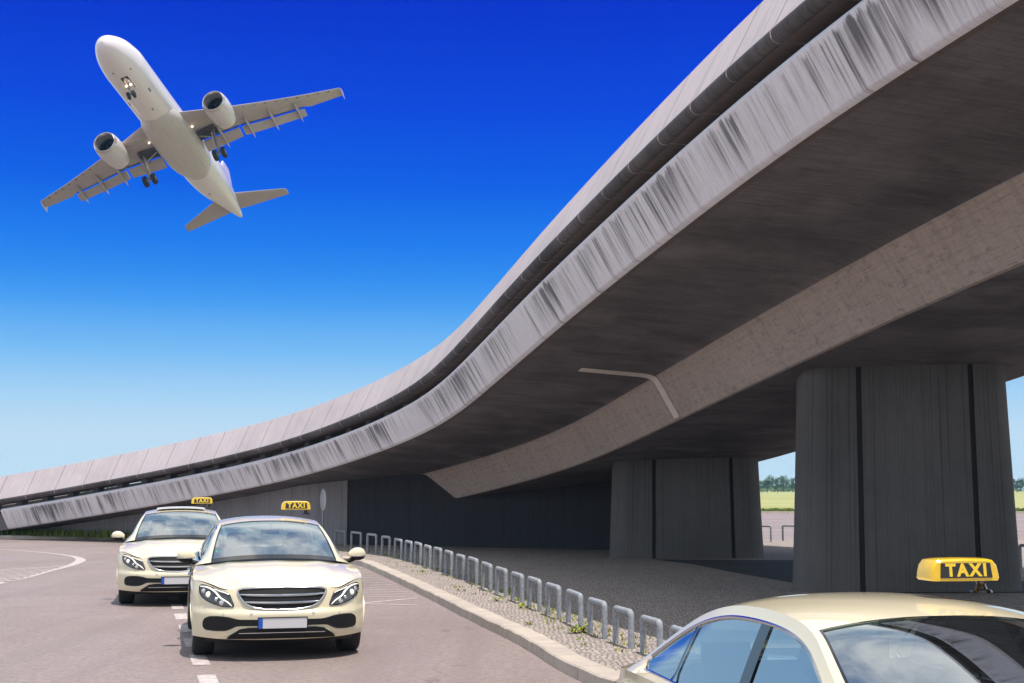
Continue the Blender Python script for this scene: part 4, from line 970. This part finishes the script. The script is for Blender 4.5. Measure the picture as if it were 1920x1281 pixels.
    secs = [(-d_, .80, .0), (-d_ + .010, .96, .0), (-d_ + .022, 1.0, .0), (0, 1.03, 0), (d_ - .022, 1.0, 0), (d_ - .010, .96, 0), (d_, .80, 0)]
    G = [[(x * (1 - (1 - sc_) * .25), y_ + .10 * (.108 - z) * (-1 if y_ < 0 else 1) * (0.9 if abs(y_) > .05 else 0), z * (1 - (1 - sc_) * .55)) for x, z in prof] + [(0, y_, -.002)] for y_, sc_, _ in secs]
    sgn.grid(G, closev=True); sgn.add(G[0], [tuple(range(len(G[0])))]); sgn.add(G[-1], [tuple(range(len(G[0])))[::-1]])
    so_ = sgn.build('roof_sign', M['sign_yellow'], root, angle=32); so_.location = (sx_, sy_, zr + .047)
    fp = MB(); yf = -d_ - .0035; n_pl = [(-.128, .022), (.140, .022), (.128, .080), (-.140, .080)]; 
    fp.add([(x, yf - .10 * (.108 - z * .89) * .9 - .002, z * .89) for x, z in [(-.138, .016), (.138, .016), (.130, .096), (-.130, .096)]] + [(x, yf + .006 - .10 * (.108 - z * .89) * .9, z * .89) for x, z in [(-.138, .016), (.138, .016), (.130, .096), (-.130, .096)]], [(0, 1, 2, 3), (7, 6, 5, 4), (0, 4, 5, 1), (1, 5, 6, 2), (2, 6, 7, 3), (3, 7, 4, 0)])
    fpo = fp.build('sign_panel', M['sign_black'], so_, smooth=False)
    glyphs('TAXI', .082, so_, M['letters'], (0, yf - .0075, .0495), (R(90) - .09, 0, 0), bold=.045, space=1.28)
    st_ = MB(); st_.tube([(.125, .0, -.06), (.125, .0, -.02), (.125, 0, .004)], [.035, .022, .03], 12); st_.lathe([(-.062, .055), (-.05, .05), (-.045, .03)], 'z', (.125, 0, 0), 16); st_.build('sign_stalk', M['gloss_black'], so_)
    if sunroof:
        sr = MB(); G = []
        for e, y_ in enumerate(np.linspace(2.20, 2.62, 7)):
            ii = np.interp(y_, RC[:, 1], np.arange(NR)); lift = .062 - .050 * e / 6
            G.append([roofpt(ii, v) + np.array([0, 0, lift - .0 * abs(v)]) for v in np.linspace(-.66, .66, 15)])
        G2 = [[p - np.array([0, 0, .030]) for p in row] for row in G]
        sr.grid(G); sr.grid(G2); sr.grid([G[0], G2[0]]); sr.grid([G[-1], G2[-1]]); sr.grid([[a[0], b[0]] for a, b in zip(G, G2)]); sr.grid([[a[-1], b[-1]] for a, b in zip(G, G2)])
        sr.build('sunroof', M['sunroof'], root, angle=40)
    return root

def place(root, x, y, heading, s=1.0):
    """heading: direction the nose points to, measured from -Y towards +X; x, y is the middle of the front axle"""
    rz = heading; off = Matrix.Rotation(rz, 3, 'Z') @ Vector((0, .86 * s, 0)); root.location = (x - off.x, y - off.y, 0); root.rotation_euler = (0, 0, rz); root.scale = (s, s, s)
x1, y1 = ground(517, 1223); t1 = build_taxi('front oncoming cream taxi with its whole grille and blank number plate in view'); place(t1, x1, y1, R(14))
x2, y2 = ground(345, 1126); t2 = build_taxi('second cream taxi driving behind the first, with a raised sunroof panel', True); place(t2, x2, y2 - .4, R(13.0))
t3 = build_taxi('cream taxi passing close by at the lower right, only roof and windows showing'); place(t3, 2.01, 4.70, R(12), .913)

# ------------------------------------------------------------------ the airliner
M['white'] = mat('aircraft_white', (.72, .655, .655), .3, coat=.8, coat_rough=.05)
M['belly'] = mat('aircraft_belly_white', (.62, .57, .52), .38, coat=.4)
t = NT(M['belly']); o_ = t.coord('Object'); t.color(t.mix(t.rng(t.noise(t.coord('Object', (.5, 3, 3)), 1.2, 6, .65), .42, .7, 0, .55), (.52, .475, .445), (.42, .385, .36)))
M['wing'] = mat('aircraft_wing_grey', (.50, .46, .41), .42)
t = NT(M['wing']); t.color(t.mix(t.rng(t.noise(t.coord('Object', (2.2, .35, 1)), 1.6, 6, .65), .42, .7, 0, .5), (.41, .355, .34), (.29, .25, .24)))
M['nacelle'] = mat('nacelle_white', (.59, .54, .535), .32, coat=.5); M['lipmetal'] = mat('intake_lip', (.55, .53, .51), .28, metal=.85); M['inlet'] = mat('intake_duct', (.22, .21, .21), .6); M['fan'] = mat('fan_blades', (.02, .02, .025), .35, metal=.5)
M['bay'] = mat('gear_bay', (.06, .05, .045), .9); M['strut'] = mat('gear_strut', (.32, .30, .28), .4, metal=.5); M['landing'] = mat('landing_lamp', (1, .9, .7), .3, emit=(1, .78, .5), es=3.0); M['hot'] = mat('exhaust_metal', (.12, .10, .09), .4, metal=.8); M['red'] = mat('red_mark', (.45, .03, .03), .5)
plane = empty('airliner', (0, 0, 0), 0, 'white twin-engine passenger jet with landing gear down flying overhead', 'aeroplane')
RP = Matrix(((0.17119486, -0.93676132, -0.30523851), (0.94317771, 0.06626799, 0.32561384), (-0.2847949, -0.34363757, 0.89487713)))
PP = Vector((-34.478, 138.491, 37.777 + .15)) - RP @ Vector((17, 0, 0))
plane.matrix_world = Matrix.Translation(PP) @ RP.to_4x4()
FUS = catmull(np.array([[0, .03, -.62], [.25, .55, -.57], [.8, 1.0, -.50], [1.8, 1.42, -.34], [3.0, 1.74, -.17], [4.4, 1.93, -.04], [6, 1.98, 0], [12, 1.98, 0], [18, 1.98, 0], [23, 1.98, 0], [25.5, 1.93, .06], [28, 1.72, .24], [30.5, 1.38, .50], [33, .98, .76], [35.2, .60, .95], [36.8, .30, 1.05], [37.3, .16, 1.07]]), 90)
mb = MB(); G = []
for x, r, zc in FUS:
    G.append([(x, r * math.cos(a), zc + r * 1.045 * math.sin(a)) for a in np.linspace(0, 2 * math.pi, 48, endpoint=False)])
mb.grid(G, closev=True); mb.add(G[0], [tuple(range(48))]); mb.add(G[-1], [tuple(range(48))[::-1]])
fus = mb.build('fuselage', M['white'], plane, angle=60)
mb = MB(); G = []
for x, w, zb in catmull(np.array([[10.6, .5, -1.85], [11.6, 1.45, -2.12], [13, 2.0, -2.36], [15, 2.22, -2.48], [18, 2.26, -2.50], [20.5, 2.15, -2.45], [22, 1.8, -2.30], [23.2, 1.2, -2.08], [24, .4, -1.92]]), 34):
    row = []
    for u in np.linspace(-1, 1, 25):
        e = abs(u) ** 3; row.append((x, w * math.sin(u * math.pi / 2) * (1 + .0 * e), zb + (-.95 - zb) * (1 - math.cos(u * math.pi / 2)) ** 1.25))
    G.append(row)
mb.grid(G); mb.build('belly_fairing', M['belly'], plane, angle=60)
def airfoil(n=13, th=.12, camber=.015):
    u = (1 - np.cos(np.linspace(0, math.pi, n))) / 2; y = 5 * th * (.2969 * np.sqrt(u) - .126 * u - .3516 * u ** 2 + .2843 * u ** 3 - .1015 * u ** 4); c_ = camber * 4 * u * (1 - u)
    return [(a, b + d) for a, b, d in zip(u, y, c_)][::-1] + [(a, -b + d) for a, b, d in zip(u, y, c_)][1:]
def surf(mb, secs, th=.12, vertical=False, n=13):
    """secs: (x_le, span, z, chord, twist)"""
    af = airfoil(n, th); G = []
    for x, y, z, c_, tw in secs:
        row = []
        for u, h in af:
            dx, dz = u * c_, h * c_; ct, st = math.cos(tw), math.sin(tw); px, pz = dx * ct + dz * st, -dx * st + dz * ct
            row.append((x + px, y, z + pz) if not vertical else (x + dx, h * c_, y))
        G.append(row)
    mb.grid(G, closev=True); mb.add(G[0], [tuple(range(len(G[0])))]); mb.add(G[-1], [tuple(range(len(G[0])))[::-1]])
def wle(y): return 13.0 + (abs(y) - 1.9) * .592
def wz(y): return -.95 + max(0, abs(y) - 1.9) * .098 + .0035 * max(0, abs(y) - 1.9) ** 2 * 1.35
def wte(y):
    y = abs(y); return 19.2 + .45 * (y - 1.9) / 4.5 if y < 6.4 else 19.65 + (y - 6.4) * (23.35 - 19.65) / (16.95 - 6.4)
for s in (-1, 1):
    mb = MB(); surf(mb, [(wle(y), s * y, wz(y), (wte(y) - wle(y)) * (.86 if y < 13 else 1.0 if y > 13.4 else .93), 0) for y in [1.0, 1.9, 4, 6.4, 8.5, 10.5, 12.9, 13.5, 15, 16.4, 16.85, 17.0]], .115); w_ = mb.build('wing', M['wing'], plane, angle=40)
    for ya, yb in ((2.3, 6.15), (6.45, 12.85)):
        mb = MB(); surf(mb, [(wte(y) - (wte(y) - wle(y)) * .115, s * y, wz(y) - .22, (wte(y) - wle(y)) * .13 + .62, R(24)) for y in np.linspace(ya, yb, 5)], .13); mb.build('flap', M['wing'], w_, angle=40)
        mb = MB(); mb.grid([[(wle(y) + (wte(y) - wle(y)) * f_, s * y, wz(y) - .055) for f_ in (.845, .885)] for y in np.linspace(ya, yb, 5)]); mb.build('flap_gap', M['bay'], w_)
    for yf in (4.35, 7.15, 9.6, 12.2):
        L_ = 3.4 if yf < 12 else 2.9; x0 = wte(yf) - L_ * .62; mb = MB(); prof = [(0, .02), (.25, .10), (.8, .19), (1.6, .23), (2.4, .19), (3.0, .10), (3.4, .015)]
        G = [[(x0 + t_ * L_ / 3.4, s * yf + r_ * .62 * math.cos(a), wz(yf) - .26 - .085 * t_ - max(0, t_ - 1.7) * .16 + r_ * 1.35 * math.sin(a)) for a in np.linspace(0, 2 * math.pi, 14, endpoint=False)] for t_, r_ in prof]; mb.grid(G, closev=True); mb.build('flap_fairing', M['wing'], w_, angle=60)
    mb = MB(); yt = 17.0; mb.grid([[(wle(yt) + .1 + e, s * (yt + .02), wz(yt) - .05 + h) for e, h in ((0, 0), (.9, .62), (1.55, .60), (1.45, 0), (1.3, -.55), (.8, -.5))], [(wle(yt) + .1 + e, s * (yt + .07), wz(yt) - .05 + h) for e, h in ((0, 0), (.9, .62), (1.55, .60), (1.45, 0), (1.3, -.55), (.8, -.5))]], closev=True); mb.add([(wle(yt) + .1 + e, s * (yt + .02 + q), wz(yt) - .05 + h) for q in (0, .05) for e, h in ((0, 0), (.9, .62), (1.55, .60), (1.45, 0), (1.3, -.55), (.8, -.5))], [(0, 1, 2, 3, 4, 5), (11, 10, 9, 8, 7, 6)]); mb.build('wingtip_fence', M['white'], w_, smooth=False)
    # small dark vents under the leading edge
    mb = MB()
    for y in np.linspace(7.6, 15.8, 9): mb.box((wle(y) + .22, s * y, wz(y) - .085), (.12, .16, .05))
    mb.build('leading_edge_vents', M['bay'], w_, smooth=False)['kind'] = 'stuff'
    # engine
    ey, ez, ex = s * 5.75, -1.80, 12.15
    mb = MB(); mb.lathe([(.0, 1.0), (-.04, 1.04), (.0, 1.10), (.3, 1.21), (.9, 1.28), (1.8, 1.29), (2.8, 1.17), (3.7, .98), (3.72, .93)], 'x', (ex, ey, ez), 44); e_ = mb.build('engine', M['nacelle'], plane, angle=50)
    mb = MB(); mb.lathe([(.24, .93), (.06, .97), (-.02, 1.0), (-.06, 1.045), (-.02, 1.10), (.10, 1.15), (.22, 1.195)], 'x', (ex - .004, ey, ez), 44); mb.build('intake_lip', M['lipmetal'], e_, angle=60)
    mb = MB(); mb.lathe([(.04, .99), (.3, .95), (1.0, .92), (1.15, .92)], 'x', (ex, ey, ez), 40); mb.build('intake_duct', M['inlet'], e_, angle=60)
    mb = MB(); mb.lathe([(1.05, .92), (1.05, .25)], 'x', (ex, ey, ez), 40)
    for q in range(24):
        a = q * math.pi / 12; mb.add([(ex + .98, ey + .25 * math.cos(a), ez + .25 * math.sin(a)), (ex + 1.04, ey + .25 * math.cos(a + .17), ez + .25 * math.sin(a + .17)), (ex + 1.02, ey + .9 * math.cos(a + .24), ez + .9 * math.sin(a + .24)), (ex + .93, ey + .9 * math.cos(a + .07), ez + .9 * math.sin(a + .07))], [(0, 1, 2, 3)])
    mb.build('fan', M['fan'], e_, smooth=False)
    mb = MB(); mb.lathe([(.60, .01), (.72, .10), (.9, .20), (1.06, .27)], 'x', (ex, ey, ez), 24); mb.build('spinner', M['fan'], e_, angle=60)
    mb = MB(); mb.lathe([(3.3, .92), (3.72, .62), (4.3, .45), (4.9, .30), (5.2, .04)], 'x', (ex, ey, ez), 28); mb.build('exhaust_cone', M['hot'], e_, angle=60)
    mb = MB(); mb.grid([[(ex + .9, ey - .12, ez + 1.25), (ex + 3.0, ey - .14, wz(5.75) + .1), (ex + 5.6, ey - .12, wz(5.75) - .1), (ex + 5.2, ey - .04, ez + .45), (ex + 3.2, ey - .12, ez + .7)], [(ex + .9, ey + .12, ez + 1.25), (ex + 3.0, ey + .14, wz(5.75) + .1), (ex + 5.6, ey + .12, wz(5.75) - .1), (ex + 5.2, ey + .04, ez + .45), (ex + 3.2, ey + .12, ez + .7)]], closev=True); mb.build('pylon', M['nacelle'], e_, angle=30)
    # tailplane
    mb = MB(); surf(mb, [(31.9 + .26 * 0, s * .5, 1.0, 3.7, 0), (32.3, s * 1.0, 1.0, 3.5, 0), (35.25, s * 6.0, 1.22, 1.45, 0), (35.5, s * 6.22, 1.23, 1.15, 0)], .10); mb.build('tailplane', M['wing'], plane, angle=40)
    # main landing gear
    gy = s * 3.8; gz0 = wz(3.8) - .35; gr_ = MB(); gr_.tube([(17.5, gy, gz0 + .3), (17.7, gy, -3.95)], [.14, .11], 10); gr_.tube([(17.55, gy, -1.9), (17.3, s * 2.3, -1.3)], .07, 8); gr_.tube([(17.65, gy, -3.0), (18.25, gy, -3.35), (17.75, gy, -3.8)], .05, 6); gr_.tube([(17.6, gy, -2.4), (18.5, gy - s * .3, -1.1)], .06, 6); gr_.tube([(17.7, gy - .55, -3.98), (17.7, gy + .55, -3.98)], .09, 8)
    g_ = gr_.build('main_gear', M['strut'], plane, angle=60)
    for o2 in (-.46, .46):
        mb = MB(); mb.lathe([(-.2, .30), (-.2, .50), (-.14, .57), (0, .585), (.14, .57), (.2, .50), (.2, .30)], 'y', (17.7, gy + o2, -3.98), 28); wh = mb.build('wheel', M['rubber'], g_, angle=40)
        mb = MB(); mb.lathe([(-.17, .01), (-.12, .12), (-.19, .30)], 'y', (17.7, gy + o2, -3.98), 20); mb.lathe([(.17, .01), (.12, .12), (.19, .30)], 'y', (17.7, gy + o2, -3.98), 20); mb.build('hub', M['strut'], wh, angle=40)
    mb = MB(); mb.box((17.55, gy - s * .15, -2.2), (.75, .05, 1.5)); mb.build('gear_door', M['nacelle'], g_, smooth=False)
    mb = MB(); mb.grid([[(x, s * y, wz(y) - .40 + .12 * q) for q, y in enumerate((2.2, 4.2))] for x in (16.7, 18.2)]); mb.build('gear_bay', M['bay'], w_, smooth=False)
    mb = MB(); mb.lathe([(-.03, .01), (-.02, .08), (.06, .10)], 'x', (15.4, s * 2.35, -1.32), 16); mb.build('landing_lamp', M['landing'], w_)
mb = MB(); surf(mb, [(28.6, 1.6, 0, 7.2, 0), (30.2, 2.6, 0, 6.0, 0), (35.0, 7.6, 0, 2.5, 0), (35.4, 7.9, 0, 2.0, 0)], .10, vertical=True); mb.build('fin', M['white'], plane, angle=40)
gr_ = MB(); gr_.tube([(4.9, 0, -1.7), (5.07, 0, -3.35)], [.10, .08], 10); gr_.tube([(4.95, 0, -2.5), (4.2, 0, -1.75)], .045, 6); gr_.tube([(5.07, -.3, -3.4), (5.07, .3, -3.4)], .06, 8)
g_ = gr_.build('nose_gear', M['strut'], plane, angle=60)
for o2 in (-.26, .26):
    mb = MB(); mb.lathe([(-.11, .18), (-.11, .33), (-.07, .38), (.07, .38), (.11, .33), (.11, .18), (.06, .02)], 'y', (5.07, o2, -3.4), 24); mb.build('wheel', M['rubber'], g_, angle=40)
    mb = MB(); mb.box((5.3, o2 * 1.9, -2.15), (1.1, .04, .5)); mb.build('gear_door', M['white'], g_, smooth=False)
    mb = MB(); mb.lathe([(-.03, .01), (-.02, .10), (.06, .12)], 'x', (4.93, o2 * .85, -2.32), 14); mb.build('landing_lamp', M['landing'], g_)
mb = MB(); mb.grid([[(x, y, -2.045) for y in (-.35, .35)] for x in (4.0, 5.9)]); mb.build('gear_bay', M['bay'], plane, smooth=False)
# flight deck and cabin windows on the upper hull, small panels and probes below
def hull(x, a, off=.006):
    r = np.interp(x, FUS[:, 0], FUS[:, 1]) + off; zc = np.interp(x, FUS[:, 0], FUS[:, 2]); return (x, r * math.cos(a), zc + r * 1.045 * math.sin(a))
mb = MB()
for s in (-1, 1):
    for a0, a1, xa, xb in ((.95, 1.45, 2.0, 2.75), (.55, .90, 2.35, 3.15), (.32, .52, 2.85, 3.5)):
        f_ = lambda a: a if s > 0 else math.pi - a
        mb.add([hull(xa, f_(a1)), hull(xa + .15, f_(a0)), hull(xb + .1, f_(a0)), hull(xb, f_(a1))], [(0, 1, 2, 3)])
mb.build('flight_deck_window', M['gloss_black'], plane, smooth=False)
for s in (-1, 1):
    mb = MB()
    for x in np.arange(6.6, 30.5, .53):
        a = .24 if s > 0 else math.pi - .24; d_ = .075
        mb.add([hull(x - .11, a - d_), hull(x + .11, a - d_), hull(x + .11, a + d_), hull(x - .11, a + d_)], [(0, 1, 2, 3)])
    mb.build('cabin_windows', M['gloss_black'], fus, smooth=False)['kind'] = 'stuff'
mb = MB()
for x, a, w_, h_ in ((7.4, -2.2, .3, .05), (8.6, -.8, .28, .05), (3.2, -1.2, .12, .05), (3.6, -2.1, .1, .05), (6.8, -1.2, .18, .04), (27, -1.3, .25, .05), (9.8, -1.75, .15, .04)):
    mb.add([hull(x - w_, a - h_), hull(x + w_, a - h_), hull(x + w_, a + h_), hull(x - w_, a + h_)], [(0, 1, 2, 3)])
mb.build('hull_panels', M['inlet'], fus, smooth=False)['kind'] = 'stuff'

# ------------------------------------------------------------------ thin air between here and the far trees
hz = MB(); hz.box((0, 0, 26), (3300, 3300, 56)); hzo = hz.build('haze', bpy.data.materials.new('haze_air'), smooth=False); tag(hzo, kind='stuff')
hm_ = hzo.data.materials[0]; hm_.use_nodes = True; ht = hm_.node_tree; ht.nodes.clear(); ho = ht.nodes.new('ShaderNodeOutputMaterial'); hv = ht.nodes.new('ShaderNodeVolumePrincipled'); hv.inputs['Color'].default_value = (.2, .6, 1, 1); hv.inputs['Density'].default_value = .0002; ht.links.new(hv.outputs[0], ho.inputs[1])
